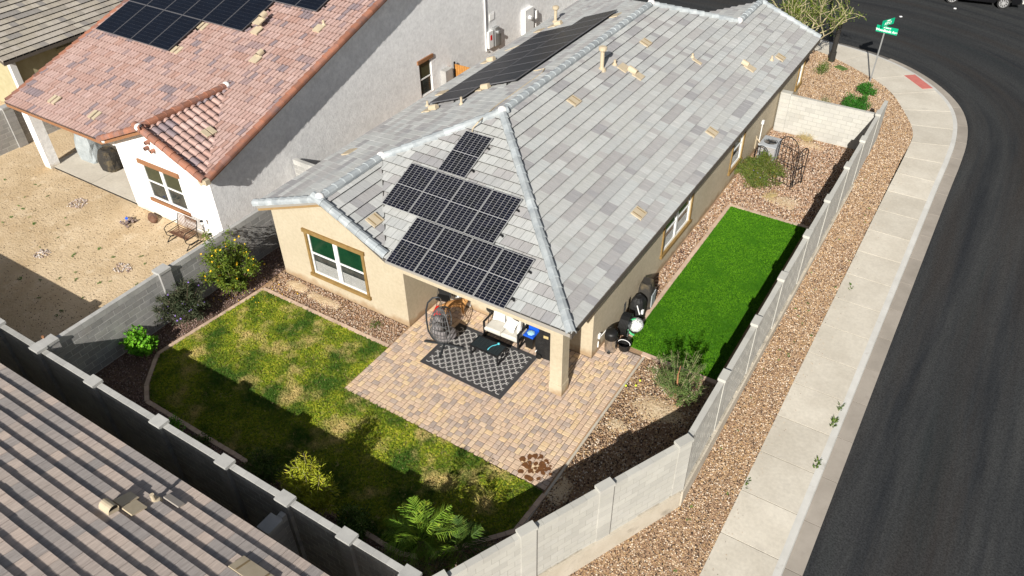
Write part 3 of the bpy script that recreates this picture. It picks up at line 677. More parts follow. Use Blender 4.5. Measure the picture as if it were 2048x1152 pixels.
# neighbour dirt yard
dm = MB(); dm.box((-30,-7.7,-.05), (-1.62,.1,-.01)); dm.box((-30,.1,-.05), (-14.0,20,-.012)); structure('dirt_yard', dm, 'dirt')
scatter('dirt_pebbles', poly_mesh('b', [[(-18,-7.6),(-1.7,-7.6),(-1.7,.05),(-18,.05)]], lambda x, y: -.012), 30, 'pebble', 'stone', .022, 14, label='scattered dark pebbles on the bare dirt yard')
for k, (x, y, r) in enumerate([(-10.6,-1.07,.55),(-5.33,-2.92,.5),(-14.6,-2.6,.4),(-8.6,-3.9,.4)]):
    pts = [(x+r*math.cos(a)*random.uniform(.6,1.1), y+r*.8*math.sin(a)*random.uniform(.6,1.1)) for a in np.linspace(0, 5.7, 9)]
    scatter('rubble_patch', poly_mesh('b', [pts], lambda x, y: .0), 260, 'rubble', 'stone', .035, 20+k, label=['grey rubble patch in the dirt near the neighbour slab','grey rubble patch in the dirt by the party wall','grey rubble patch at the far left of the dirt yard','thin rubble patch in the middle of the dirt yard'][k])
# small weeds as stuff
wm = [[(-17,-5),(-9,-5),(-9,-1),(-17,-1)]]
scatter('weeds', poly_mesh('b', wm+[[(-8,-7),(-2,-7),(-2,-2),(-8,-2)]], z0), 1.0, 'weed', 'tuft', .12, 31, lo=(.5,.5,.2), hi=(1.6,1.6,.6), tilt=.3, label='small green weeds dotted over the dirt yard')
scatter('verge_weeds', poly_mesh('b', [[(15.8,-6),(16.8,-6),(16.8,19),(15.8,19)]], lambda x, y: zs(y)), 1.6, 'weed', 'tuft', .08, 33, lo=(.5,.5,.3), hi=(1.4,1.4,.7), tilt=.3, label='tiny weeds in the gravel strip beside the pavement')
# weeds growing from the kerb joint
for k, (x, y, n) in enumerate([(18.36, 1.9, 12), (18.36, 3.6, 16), (18.36, 4.3, 8), (16.9, .3, 4), (17.2, 9.9, 4)]):
    mb = MB()
    for i in range(n*3):
        a = random.uniform(0, 6.28); r = random.uniform(.03, .11); p = Vector((x+math.cos(a)*.03, y+random.uniform(-.18,.18), zs(y)+.01)); q = p+Vector((math.cos(a)*r, math.sin(a)*r, random.uniform(.02,.1))); s_ = Vector((-math.sin(a), math.cos(a), 0))*.018
        mb.quad([p, (p+q)/2+s_, q, (p+q)/2-s_])
    o = part('weed', mb, 'leaf_m', None); tag(o, ['green weed sprouting in the kerb joint nearest the camera','largest green weed in the kerb joint','small weed in the kerb joint beyond the largest one','sparse weed at the inner pavement edge','tiny weed in a pavement joint further up the street'][k], 'weed', 'weeds in the pavement joints')

# ---------------------------------------------------------------- patio pavers
PX0, PX1, PY0, PY1 = 5.58, 12.6, -3.22, 1.8
pm = MB(); pm.prism([(5.58,-3.22),(12.58,-3.3),(12.58,2.72),(11.32,2.72),(11.32,1.9),(5.58,1.9)], -.08, -.022); patio = structure('patio', pm, 'paver_gap')
pav_c = []
EDW = .16
def pav(x, y, w_, h_): pav_c.append((x, y, w_, h_))
def inside(x, y): return (PX0+.02 < x < 12.42 and PY0+EDW < y < 1.8) or (11.32 < x < 12.42 and y < 2.72 and y > 0)
# running bond with mixed sizes: rows of .155
yy = PY0+EDW; row = 0; RNGP = random.Random(5)
grid = {}
cell = .0784; nx = int((12.43-PX0)/cell); XE = PX0+nx*cell; ny = int((2.72-(PY0+EDW))/cell); occ = np.zeros((nx+4, ny+4), bool)
for j in range(ny):
    for i in range(nx):
        cx, cy = PX0+(i+.5)*cell, PY0+EDW+(j+.5)*cell
        if not inside(cx, cy): occ[i, j] = True
for j in range(ny):
    for i in range(nx):
        if occ[i, j]: continue
        opts = [(3,2),(2,2),(3,2),(2,3),(2,2),(3,2)]; RNGP.shuffle(opts); opts += [(2,1),(1,2),(1,1)]
        for a, b in opts:
            if i+a <= nx and j+b <= ny and not occ[i:i+a, j:j+b].any():
                occ[i:i+a, j:j+b] = True; pav(PX0+i*cell, PY0+EDW+j*cell, a*cell, b*cell); break
x = PX0
while x < XE-.01: pav(x, PY0, .1568, EDW); x += .1568          # soldier course towards the lawn
y = PY0
while y < 2.6: pav(XE, y, .19, .155); y += .155
pv_cache = {}
def paver_box(mb, x, y, w_, h_, rv, g=.0085, top=0.):
    o = len(mb.v); b = .007; z1 = top
    mb.v += [(x+g, y+g, -.06), (x+w_-g, y+g, -.06), (x+w_-g, y+h_-g, -.06), (x+g, y+h_-g, -.06), (x+g, y+g, z1-b), (x+w_-g, y+g, z1-b), (x+w_-g, y+h_-g, z1-b), (x+g, y+h_-g, z1-b),
             (x+g+b, y+g+b, z1), (x+w_-g-b, y+g+b, z1), (x+w_-g-b, y+h_-g-b, z1), (x+g+b, y+h_-g-b, z1)]
    fs = [(0,1,5,4),(1,2,6,5),(2,3,7,6),(3,0,4,7),(4,5,9,8),(5,6,10,9),(6,7,11,10),(7,4,8,11),(8,9,10,11)]
    mb.f += [tuple(o+k for k in f) for f in fs]; mb.m += [0]*9; mb.rnd += [rv]*9
vis = sorted([p for p in pav_c if inframe((p[0], p[1], 0))], key=lambda p: (Vector((p[0], p[1], 0))-CAMP).length - p[2]*p[3]*20)
nearp = vis[:295]; nset = set(nearp)
for p in nearp:
    rv = random.random(); q = int(rv*12); key = (round(p[2], 3), round(p[3], 3), q)
    if key not in pv_cache:
        mb = MB(); mb.rnd = []; paver_box(mb, 0, 0, p[2], p[3], (q+.5)/12); pv_cache[key] = mb.mesh('paver', 'paver')
    o = link('paver', pv_cache[key], patio); o.location = (p[0], p[1], random.uniform(-.003, .003))
mb = MB(); mb.rnd = []
for p in pav_c:
    if p not in nset: paver_box(mb, *p, random.random(), top=random.uniform(-.003, .003))
link('pavers', mb.mesh('pavers', 'paver'), patio, kind='stuff')
# leaf stain at the tip of the patio
sm_ = MB()
for k in range(46):
    a = random.uniform(0, 6.28); r = random.random()**.5; cx = 12.0+math.cos(a)*r*.47; cy = -2.72+math.sin(a)*r*.42; rr = random.uniform(.03, .10); h = .0062+k*.0001
    if cx > 12.55: continue
    sm_.quad([(cx+rr*math.cos(t)*random.uniform(.6,1.2), cy+rr*math.sin(t)*random.uniform(.6,1.2), h) for t in np.linspace(0, 5.5, 8)])
tag(part('leaf_stain', sm_, 'mulchstain', None), 'brown wet stain blotches on the patio corner by the lawn', 'stain', kind='stuff')

# ---------------------------------------------------------------- brick edging (each brick a piece)
def edging(name, pts, w_=.13, L=.235, label=None, off=0):
    base = MB(); P = [Vector((p[0], p[1], 0)) for p in pts]
    for a, b in zip(P[:-1], P[1:]): base.bar((a.x, a.y, -.035), (b.x, b.y, -.035), w_*.92, .05)
    root = structure(name, base, 'paver_gap'); bm_ = MB(); g = .004
    bm_.box((g, -w_/2, -.05), (L-g, w_/2, .022)); bme = bm_.mesh('edging_brick', 'paver_edge')
    for a, b in zip(P[:-1], P[1:]):
        d = b-a; n = max(1, round(d.length/L)); st = d.length/n; ang = math.atan2(d.y, d.x)
        for i in range(n):
            p = a+d.normalized()*st*i; o = link('edging_brick', bme, root); o.location = (p.x, p.y, random.uniform(-.006, .006)); o.rotation_euler = (0, 0, ang+random.uniform(-.03,.03)); o.scale = (st/L, 1, 1)
    return root
edging('lawn_edging_west', [(-.03,-1.1),(-.43,-4.66),(-.46,-5.2),(.4,-6.28),(.95,-6.68),(5.2,-6.7)])
edging('lawn_edging_window', [(-.05,-1.08),(5.56,-1.08)])
edging('lawn_edging_rear', [(9.3,-6.7),(10.5,-6.7),(11.05,-6.52)])
edging('lawn_edging_east', [(11.05,-6.52),(12.58,-4.68),(12.64,-3.35)])
edging('turf_edging', [(11.9,2.86),(11.9,12.29),(15.0,12.29)], .14, .3)
edging('turf_edging_near', [(12.55,2.8),(15.3,2.8)], .16, .3)
kb2 = MB(); kb2.box((12.63,-4.6,-.05), (12.70,2.72,.0)); structure('patio_kerb', kb2, 'plinth')

# ================================================================ MAIN HOUSE
s = .389; XL, XR, YF, YB, EZ = -.40, 11.67, -.354, 23.44, 2.895; XM = (XL+XR)/2; HW = (XR-XL)/2
WX, WY, WZ, YG, X2 = 2.72, 2.766, 4.105, -.24, 5.24
RZ = EZ+s*HW; Wb = YB-3.02; Bx = XR-3.02; BZ = EZ+s*3.02
main = thing('house', 'cream stucco bungalow with pale grey tile roof and solar panels, in the middle', 'house', (5.65, 11.5, 0))
dz = -.05
Vt = lambda x, y, z: (x, y, z+dz)
e = Vt(XR, YF, EZ); rf = Vt(XM, YF+HW, RZ); rb = Vt(XM, YB-HW, RZ)
polysR = [[(XR,YF),(XR,Wb),(Bx,Wb),(XM,YB-HW),(XM,YF+HW)], [(XR,Wb),(XR,YB),(Bx,YB),(Bx,Wb)]]
polysF = [[(XR,YF),(XM,YF+HW),(WX,WY),(X2,YF)]]
lw_s = s
polysL = [[(XL,YG),(WX,YG),(WX,WY),(XL,WY)], [(XL,WY),(WX,WY),(XM,YF+HW),(XM,YB-HW),(XL,YB)]]
s2 = (WZ-EZ)/(X2-WX)
polysW = [[(WX,YG),(WX,WY),(X2,YF)], [(WX,YG),(X2,YG),(X2,YF)]]
def zR(x, y): return EZ+s*(XR-x)+dz
def zL(x, y): return EZ+s*(x-XL)+dz
def zF(x, y): return EZ+s*(y-YF)+dz
def zW(x, y): return EZ+s2*(X2-x)+dz
def zBk(x, y): return EZ+s*(YB-y)+dz
def zB2(x, y): return BZ-s*(Bx-x)+dz
x5 = Bx-(Wb-(YB-HW))*0-3.02
dk = deck([[(x, y, zR(x, y)) for x, y in polysR[0]], [(x, y, zR(x, y)) for x, y in polysR[1]], [(x, y, zF(x, y)) for x, y in polysF[0]],
           [(x, y, zL(x, y)) for x, y in polysL[0]], [(x, y, zL(x, y)) for x, y in polysL[1]], [(WX,YG,zL(WX,0)),(WX,WY,zL(WX,0)),(X2,YF,zF(0,YF)),(X2,YG,zF(0,YF))],
           [(XM,YB-HW,zBk(0,YB-HW)),(Bx,Wb,zBk(0,Wb)),(x5,YB,zBk(0,YB)),(XL,YB,zBk(0,YB))], [(Bx,Wb,zB2(Bx,0)),(Bx,YB,zB2(Bx,0)),(x5,YB,zB2(x5,0))]])
roof = part('roof', dk, ['under', 'eave_grey'], main, world=True)
tw, ex = .318, .362
RT = Roof(roof, 'tile_grey', tw, ex, FLAT, .102, .03, mixp=.5)
vents_R = [(6.85,8.39),(6.81,14.4),(10.95,19.56),(10.92,11.61),(10.92,5.36)]
RT.plane((XR, YF, EZ+dz), (-1, 0), s, polysR)
RT.plane((XR, YF, EZ+dz), (0, 1), s, polysF)
RT.plane((XL, YB, EZ+dz), (1, 0), s, polysL)
RT.plane((X2, YF, EZ+dz), (-1, 0), s2, polysW)
RT.plane((XR, YB, EZ+dz), (0, -1), s, [[(XM,YB-HW),(Bx,Wb),(x5,YB),(XL,YB)]])
RT.plane((x5, YB, EZ+dz), (1, 0), s, [[(Bx,Wb),(Bx,YB),(x5,YB)]])
RT.finish()
cg = capmesh('ridge_cap', 'cap_grey', .135, .42, 4)
up_ = Vector((0,0,.045)); A3 = Vector
caps(A3((XR+.03,YF-.03,EZ))+up_, A3((XM,YF+HW,RZ))+up_, cg, roof)
caps(A3((XM,YF+HW,RZ))+up_, A3((XM,YB-HW,RZ))+up_, cg, roof)
caps(A3((WX,WY,WZ))+up_, A3((XM,YF+HW,RZ))+up_, cg, roof)
caps(A3((WX,YG-.02,WZ+.02))+up_, A3((WX,WY,WZ+.02))+up_, cg, roof)
caps(A3((XL-.02,YG-.0,EZ+.02))+up_, A3((WX,YG-.0,WZ))+up_, cg, roof)
caps(A3((X2-.02,YG-.0,EZ+.02))+up_, A3((WX,YG-.0,WZ))+up_, cg, roof)
caps(A3((Bx,Wb,BZ))+up_, A3((XM,YB-HW,RZ))+up_, cg, roof)
caps(A3((Bx,Wb,BZ))+up_, A3((Bx,YB,BZ))+up_, cg, roof)
caps(A3((XR,YB,EZ))+up_, A3((Bx,YB,BZ))+up_, cg, roof)
for (x, y, z) in ((XM,YF+HW,RZ),(WX,WY,WZ),(WX,YG+.05,WZ),(Bx,Wb,BZ),(XM,YB-HW,RZ)):
    mb = MB(); mb.lathe([(.15,-.06),(.17,.05),(.13,.13),(.05,.17)], 8, c=(x, y, z+.03)); mb.smooth = True; part('mortar_cap', mb, 'mortar_white', roof)
# valley flashing
fl = MB(); fl.bar((WX, WY, WZ+.01), (X2+.05, YF+.02, EZ+.01), .03, .03); part('valley_flashing', fl, 'under', roof)
# walls
wl = MB(); T = .2
rwall(wl, 'y', 0, T, 0, 5.57, 0, 2.62, [(1.52,3.9,.62,2.32)])
gprism(wl, 'y', 0, T, [(0,2.62),(5.57,2.62),(5.3,2.72),(WX,WZ-.22),(0,2.84)])
rwall(wl, 'x', 5.57, -T, T, 1.8, 0, 2.62)
rwall(wl, 'x', 0, T, T, 23.1, 0, 2.8)
rwall(wl, 'y', 1.8, T, 5.37, 11.3, 0, 2.72, [(5.75,6.75,.05,2.1)])
rwall(wl, 'x', 11.3, -T, 2.0, 23.1, 0, 2.8, [(6.9,9.3,.78,2.25),(13.5,14.75,.72,2.25),(22.3,23.0,.8,2.2)])
rwall(wl, 'y', 23.1, -T, 0, 11.1, 0, 2.75)
part('wall', wl, 'cream', main, world=True)
ceil = MB(); ceil.box((5.57,-.02,2.42), (11.28,1.8,2.5)); part('patio_ceiling', ceil, 'cream', main, world=True)
bm2 = MB(); bm2.box((5.57,-.1,2.32), (10.9,.28,2.72)); bm2.box((10.9,.29,2.32), (11.3,1.8,2.72)); part('patio_beam', bm2, 'cream', main, world=True)
co = MB(); co.box((10.9,-.1,0), (11.3,.3,2.74)); co.box((10.885,-.115,0), (11.315,.315,.42)); part('column', co, 'cream', main, world=True)
fm = MB(); fm.bar((XL+.02,YG+.02,EZ-.17),(WX,YG+.02,WZ-.17),.035,.17); fm.bar((X2,YG+.02,EZ-.17),(WX,YG+.02,WZ-.17),.035,.17); part('rake_board', fm, 'fascia_cream', main, world=True)
gut = MB(); gut.box((XR-.02, YF-.02, EZ-.2), (XR+.03, YB, EZ-.03)); part('fascia_board', gut, 'fascia', main, world=True)
window(main, 'y', 0, -1, 1.52, 3.9, .62, 2.32)
window(main, 'x', 11.3, 1, 6.9, 9.3, .78, 2.25)
window(main, 'x', 11.3, 1, 13.5, 14.75, .72, 2.25, split=False)
window(main, 'x', 11.3, 1, 22.3, 23.0, .8, 2.2, split=False)
# glazed patio door
dr = MB(); dr.box((5.75,1.82,.05),(5.82,1.86,2.1)); dr.box((6.68,1.82,.05),(6.75,1.86,2.1)); dr.box((5.82,1.82,.05),(6.68,1.86,.2)); dr.box((5.82,1.82,2.0),(6.68,1.86,2.1)); dr.box((6.2,1.81,.2),(6.28,1.86,2.0))
dn = part('door', dr, 'vinyl', main, world=True)
for a in (5.82, 6.28):
    mb = MB(); mb.box((a,1.84,.2),(a+.4,1.85,2.0)); part('pane', mb, 'glass', dn)
    mb = MB(); k = a+.02
    while k < a+.36: mb.box((k,1.825,.22),(k+.05,1.832,1.98)); k += .085
    part('blind', mb, 'blind', dn)
cv_ = MB(); cv_.box((5.4,1.72,.0),(5.9,1.79,.06)); part('door_sill', cv_, 'plinth', main, world=True)

# roof vents and pipes
def onR(x, y): return zR(x, y)+.055
def vent_tile(parent, c, vdir, sl, mname='beige_metal', w_=.47, l_=.40, lv=2):
    vd = Vector((*vdir, 0)); ud = Vector((vdir[1], -vdir[0], 0)); V = Vector((vdir[0], vdir[1], sl)).normalized(); N_ = ud.cross(V).normalized(); C = Vector(c)+N_*.075
    m4 = Matrix((ud, V, N_)).transposed().to_4x4(); m4.translation = C
    mb = MB(); mb.box((-w_/2,-l_/2,-.04),(w_/2,l_/2,.0)); mb.box((-w_/2,-l_/2,-.09),(w_/2,-l_/2+.01,-.04)); me = mb.mesh('vent_tile', mname)
    o = link('vent_tile', me, parent); o.matrix_local = m4
    if lv:
        for sx in (-1, 1):
            mb = MB(); mb.box((sx*w_*.30-.022,-l_*.42,.0),(sx*w_*.30+.022,l_*.42,.006)); q = link('louvre', mb.mesh('louvre','beige_dark'), parent); q.matrix_local = m4
    return o
def dormer(parent, c, vdir, sl, r=.11, L=.36, plate=True, turn=0):
    vd = Vector((*vdir, 0)); ud = Vector((vdir[1], -vdir[0], 0)); V = Vector((vdir[0], vdir[1], sl)).normalized(); N_ = ud.cross(V).normalized()
    m4 = Matrix((ud, V, N_)).transposed().to_4x4(); m4.translation = Vector(c)+N_*.06; m4 = m4 @ Matrix.Rotation(turn, 4, 'Z')
    mb = MB(); n = 8; pr = [(math.cos(math.pi*k/n)*r, math.sin(math.pi*k/n)*r+.05) for k in range(n+1)]
    mb.add([(x, -L/2, z) for x, z in pr]+[(x, L/2, z) for x, z in pr], [(k+1,k,n+1+k,n+2+k) for k in range(n)])
    mb.add([(x, L/2, z) for x, z in pr], [tuple(range(n+1))]); mb.box((-r,-L/2,-.02),(r,L/2,.05))
    mb.add([(x*.85, -L/2+.03, z*.9) for x, z in pr], [tuple(reversed(range(n+1)))], 1)
    if plate: mb.box((-.2,-.5,-.03),(.2,-.1,.012))
    o = link('dormer_vent', mb.mesh('dormer_vent', ['beige_metal','black']), parent); o.matrix_local = m4; return o
def pipe(parent, c, h, r=.05, cap=True, mname='beige_metal', big=False):
    mb = MB(); pr = [(r*2.4,-.1),(r*2.0,.03),(r*1.1,.08),(r,.1),(r,h)]
    if big: pr += [(r*1.8,h),(r*2.1,h+.05),(r*2.1,h+.14),(r*1.2,h+.17)]
    mb.lathe(pr, 12, c=c); mb.smooth = False; return link('vent_pipe', mb.mesh('vent_pipe', mname), parent)
for x, y in vents_R: vent_tile(roof, (x, y, onR(x, y)), (-1,0), s)
vent_tile(roof, (5.75+1.3,11.95,onR(7.05,11.95)), (-1,0), s, lv=0)
dormer(roof, (7.35, 12.05, onR(7.35,12.05)), (-1,0), s)
dormer(roof, (10.09,17.31,onR(10.09,17.31)), (-1,0), s, .1, .3)
pipe(roof, (6.55,11.1,onR(6.55,11.1)), .72, .075, big=True)
pipe(roof, (6.72,11.85,onR(6.72,11.85)), .2, .05)
pipe(roof, (8.45,15.5,onR(8.45,15.5)), .18, .045)
pipe(roof, (10.75,19.0,onR(10.75,19.0)), .2, .045)
for x, y in ((8.7,15.35),(10.3,17.2)):
    vent_tile(roof, (x, y, onR(x, y)), (-1,0), s, w_=.16, l_=.42, lv=0)
zLt = lambda x, y: zL(x, y)+.055
for x, y in ((.45,3.56),(.45,9.15),(.4,16.9),(4.45,16.5)): vent_tile(roof, (x, y, zLt(x, y)), (1,0), s, lv=0)
for x, y in ((1.62,7.11),(2.92,8.72),(.35,12.92),(1.2,17.3)): dormer(roof, (x, y, zLt(x, y)), (1,0), s)
for x, y, h in ((.75,7.78,.22),(2.8,7.25,.3)): pipe(roof, (x, y, zLt(x, y)), h, .045); 
pipe(roof, (.45,18.3,zLt(.45,18.3)), .6, .075, big=True)
vent_tile(roof, (4.2,.5,zW(4.2,.5)+.06), (-1,0), s2)
cd = MB(); q = lambda x, y: (x, y, zLt(x, y)+.05)
cd.tube([q(4.3,9.9), q(4.75,9.95), q(4.95,9.4), q(5.0,6.2), (5.3,4.75,RZ-.05), (5.1,4.7,zF(0,4.7)+.12), (5.2,4.5,zF(0,4.5)+.08)], .022, 6)
cd.tube([q(.2,14.2), q(.9,15.0)], .02, 6)
part('conduit', cd, 'beige_metal', roof)
# hose bib, conduit and meter on the side wall
mb = MB(); mb.tube([(11.35,17.2,.2),(11.35,17.2,1.2)], .02, 6); mb.box((11.31,17.14,1.2),(11.4,17.26,1.36)); part('wall_conduit', mb, 'vinyl', main, world=True)
mb = MB(); mb.box((11.31,2.15,.55),(11.37,2.25,.72)); mb.tube([(11.36,2.2,.6),(11.42,2.5,.7),(11.46,2.75,.62)], .014, 6); mb.tube([(11.36,2.1,.5),(11.4,2.0,.35)], .018, 6); part('hose_tap', mb, 'vinyl', main, world=True)
# downspout-like white pole at the left rear corner
mb = MB(); mb.tube([(-.2,.4,.0),(-.2,.4,2.7)], .025, 8); part('conduit_pipe', mb, 'vinyl', main, world=True)

# ---------------------------------------------------------------- solar arrays
PW, PH = 1.04, 1.755
def panel_meshes():
    fr = MB(); fr.box((0,0,.0),(PW,.011,.04)); fr.box((0,PH-.011,0),(PW,PH,.04)); fr.box((0,.011,0),(.011,PH-.011,.04)); fr.box((PW-.011,.011,0),(PW,PH-.011,.04))
    bk = MB(); bk.box((.011,.011,.01),(PW-.011,PH-.011,.032))
    ce = MB(); nx_, ny_ = 6, 10; cw = (PW-.024)/nx_; g = .0052; gy = .0026
    for h in range(2):
        y0 = .013 if h == 0 else PH/2+.009; ch = (PH/2-.022)/ny_
        for i in range(nx_):
            for j in range(ny_):
                x = .012+i*cw; y = y0+j*ch; ce.quad([(x+g,y+gy,.0345),(x+cw-g,y+gy,.0345),(x+cw-g,y+ch-gy,.0345),(x+g,y+ch-gy,.0345)])
    return fr.mesh('panel_frame','panel_frame'), bk.mesh('backsheet','panel_back'), ce.mesh('solar_cells','panel_cell')
FRm, BKm, CEm = panel_meshes()
def black_meshes(w_, h_):
    fr = MB(); t = .014; fr.box((0,0,0),(w_,t,.04)); fr.box((0,h_-t,0),(w_,h_,.04)); fr.box((0,t,0),(t,h_-t,.04)); fr.box((w_-t,t,0),(w_,h_-t,.04))
    gl = MB(); gl.box((t,t,.01),(w_-t,h_-t,.035)); ln = MB(); k = 1
    n = 10
    for k in range(1, n): ln.box((t, h_*k/n-.0018, .035), (w_-t, h_*k/n+.0018, .0362))
    return fr.mesh('panel_frame','frame_black'), gl.mesh('glass_sheet','panel_black'), ln.mesh('busbars','panel_line')
def array(label, org, vdir, sl, cells, kind='silver', w_=PW, h_=PH, gap=.02, lift=.11, cat='solar array', clamps=True):
    """org: plan reference (x,y,z) on the tile surface; cells: list of (u,v) of each panel along the slope"""
    ud = Vector((vdir[1], -vdir[0], 0)); V = Vector((vdir[0], vdir[1], sl)).normalized(); N_ = ud.cross(V).normalized()
    root = thing('solar_array', label, cat, org)
    B = black_meshes(w_, h_) if kind == 'black' else (FRm, BKm, CEm)
    rot = Matrix((ud, V, N_)).transposed().to_4x4()
    for u, v in cells:
        m4 = rot.copy(); m4.translation = ud*u+V*v+N_*lift
        p = link('solar_panel', B[1], root); p.matrix_local = m4
        link('panel_frame', B[0], p)
        link('busbars' if kind == 'black' else 'solar_cells', B[2], p, kind='stuff' if kind != 'black' else None)
    rl = MB()
    for v in sorted({c[1] for c in cells}):
        us = [c[0] for c in cells if c[1] == v]
        for f in (.22, .78):
            a = ud*(min(us)-.06)+V*(v+h_*f)+N_*(lift-.03); b = ud*(max(us)+w_+.08)+V*(v+h_*f)+N_*(lift-.03); rl.bar(a, b, .04, .045, upv=N_)
            for k in np.linspace(0, 1, 4):
                c = a.lerp(b, k); rl.bar(c-N_*.02, c-N_*(lift+.0), .05, .05, upv=V)
    part('mounting_rail', rl, 'dark', root)
    return root
k_ = math.sqrt(1+s*s)
def vF(y): return (y-YF)*k_
step = PW+.02
org = (0, YF, EZ+.0)
cells = [(5.42+i*step, vF(-.47)) for i in range(4)] + [(3.98+i*step, vF(1.20)) for i in range(4)] + [(4.98, vF(2.91))]
array('silver gridded solar array of nine panels on the front hip above the patio', org, (0,1), s, cells, lift=.1)
# left slope: u = -y direction
cl = []
W2 = 1.045
ub = -17.05
for i in range(8): cl.append((-(8.75+W2*(i+1)), (2.66-XL)*k_))
for i in range(8): cl.append((-(7.62+W2*(i+1)), (1.02-XL)*k_))
array('long black solar array of sixteen panels on the left slope of the grey roof', (XL, 0, EZ), (1,0), s, cl, 'black', 1.03, 1.72, lift=.13)
# ================================================================ PINK-ROOFED NEIGHBOUR
n_ = thing('house', 'white stucco house with terracotta tile roof and black solar panels, left of the middle house', 'house', (-8.8, 11, 0))
XA, XB, NY, NZ, ns, NR = -14.72, -2.68, -.35, 3.1, .3175, 11.3
GX, GY, GZ = -5.58, 3.6, 4.33; g1 = (GZ-NZ)/(XB-GX); GL_ = 2*GX-XB
zN = lambda x, y: NZ+ns*(y-NY)-.06
zG = lambda x, y: NZ+g1*(XB-x)-.06
zGl = lambda x, y: NZ+g1*(x-GL_)-.06
NF = 23.2
polysN = [[(XA,NY),(GL_,NY),(GX,GY),(GX,NR),(XA,NR)], [(GX,GY),(XB,NY),(XB,NR),(GX,NR)]]
dk = deck([[(x, y, zN(x, y)) for x, y in polysN[0]], [(x, y, zN(x, y)) for x, y in polysN[1]], [(XA,NR,zN(0,NR)),(XB,NR,zN(0,NR)),(XB,NF,NZ-.06),(XA,NF,NZ-.06)],
           [(GX,NY,zG(GX,0)),(XB,NY,zG(XB,0)),(GX,GY,zG(GX,0)+.0)], [(GL_,NY,zGl(GL_,0)),(GX,NY,zGl(GX,0)),(GX,GY,zGl(GX,0))]])
nroof = part('roof', dk, ['under', 'wood'], n_, world=True)
SP_ = [(0,0),(.06,.028),(.17,.052),(.30,.052),(.41,.028),(.47,.0),(.53,.028),(.64,.052),(.77,.052),(.88,.028),(.94,0),(1,0)]
SP1 = [(0,-.03),(.07,-.03),(.09,.03),(.27,.054),(.5,.064),(.73,.054),(.91,.03),(.93,-.03),(1,-.03)]
NT = Roof(nroof, 'tile_pink', .195, .37, SP1, .080, .036, stag=False, mixp=.75)
NT.plane((XA, NY, NZ-.06), (0, 1), ns, polysN)
S1 = [(0,0),(.08,.035),(.2,.065),(.38,.075),(.56,.065),(.68,.035),(.76,0),(.88,-.006),(1,0)]
NT2 = Roof(nroof, 'tile_pink', .30, .37, S1, .068, .024, stag=False, limit=110, tile='barrel_tile')
NT2.plane((XB, NY, NZ-.06), (-1, 0), g1, [[(GX,NY),(XB,NY),(GX,GY)]])
NT2.plane((GL_, NY, NZ-.06), (1, 0), g1, [[(GL_,NY),(GX,NY),(GX,GY)]])
NT.finish(); NT2.finish()
cp = capmesh('ridge_cap', 'cap_pink', .13, .42, 6); U5 = Vector((0,0,.05))
caps(Vector((GX,NY-.02,GZ+.03))+U5, Vector((GX,GY,GZ+.03))+U5, cp, nroof)
caps(Vector((XB-.02,NY,NZ+.02))+U5, Vector((GX,NY,GZ+.02))+U5, cp, nroof)
caps(Vector((GL_,NY,NZ+.02))+U5, Vector((GX,NY,GZ+.02))+U5, cp, nroof)
caps(Vector((XB,NY+.1,zN(0,NY+.1)+.06))+U5, Vector((XB,NR,zN(0,NR)+.06))+U5, cp, nroof)
caps(Vector((XA,NY+.1,zN(0,NY+.1)+.03))+U5*.6, Vector((XA,NR,zN(0,NR)+.03))+U5*.6, cp, nroof)
for (x, y, z) in ((GX,NY,GZ+.05),(GX,GY,GZ+.05),(GL_+.15,NY+.1,NZ)):
    mb = MB(); mb.lathe([(.13,-.08),(.17,.03),(.12,.12),(.04,.16)], 8, c=(x, y, z)); mb.smooth = True; part('mortar_cap', mb, 'mortar_white', nroof)
mb = MB(); mb.bar((XB-.25,NY-.06,NZ-.12),(XB+.02,NY-.06,NZ+.06),.05,.2); mb.box((XB-.2,NY-.07,NZ-.1),(XB+.12,NY+.12,NZ+.09)); part('rake_end', mb, 'beige_metal', nroof)
nw = MB()
rwall(nw, 'y', .05, .2, -8.3, -3.1, 0, 2.95, [(-6.98,-4.9,.86,2.38)])
gprism(nw, 'y', .05, .2, [(-8.3,2.95),(-3.1,2.95),(-3.1,NZ+g1*.42-.2),(GX,GZ-.2),(-8.3,NZ+g1*.18-.2)])
rwall(nw, 'x', -8.3, .2, .25, 3.3, 0, 2.9)
rwall(nw, 'y', 3.3, .2, -14.4, -8.1, 0, 3.9)
rwall(nw, 'x', -3.1, -.2, .25, 22.9, 0, 2.9, [(12.1,13.0,1.0,2.62),(30,31,0,1)])
gprism(nw, 'x', -3.1, -.2, [(.25,2.9),(22.9,2.9),(22.9,3.05),(NR,zN(0,NR)-.12),(.25,zN(0,.25)-.12)])
rwall(nw, 'x', -14.4, .2, 3.5, 22.9, 0, 2.9)
part('wall', nw, 'white', n_, world=True)
pc = MB(); pc.box((-14.46,-.02,0),(-14.02,.42,2.75)); pc.box((-14.43,0,2.75),(-8.3,.34,3.0)); part('patio_post', pc, 'white', n_, world=True)
window(n_, 'y', .05, -1, -6.98, -4.9, .86, 2.38, head_only=True, trimm='wood', top='olivescreen', lower='glass', blind=False)
wn = window(n_, 'x', -3.1, 1, 12.1, 13.0, 1.0, 2.62, head_only=True, trimm='wood', top='olivescreen', split=False, blind=False)
mb = MB()
for i in range(5): mb.box((-3.19, 12.2+i*.16, 1.85), (-3.175, 12.27+i*.16, 2.5))
part('shutter_slat', mb, 'straw', wn)
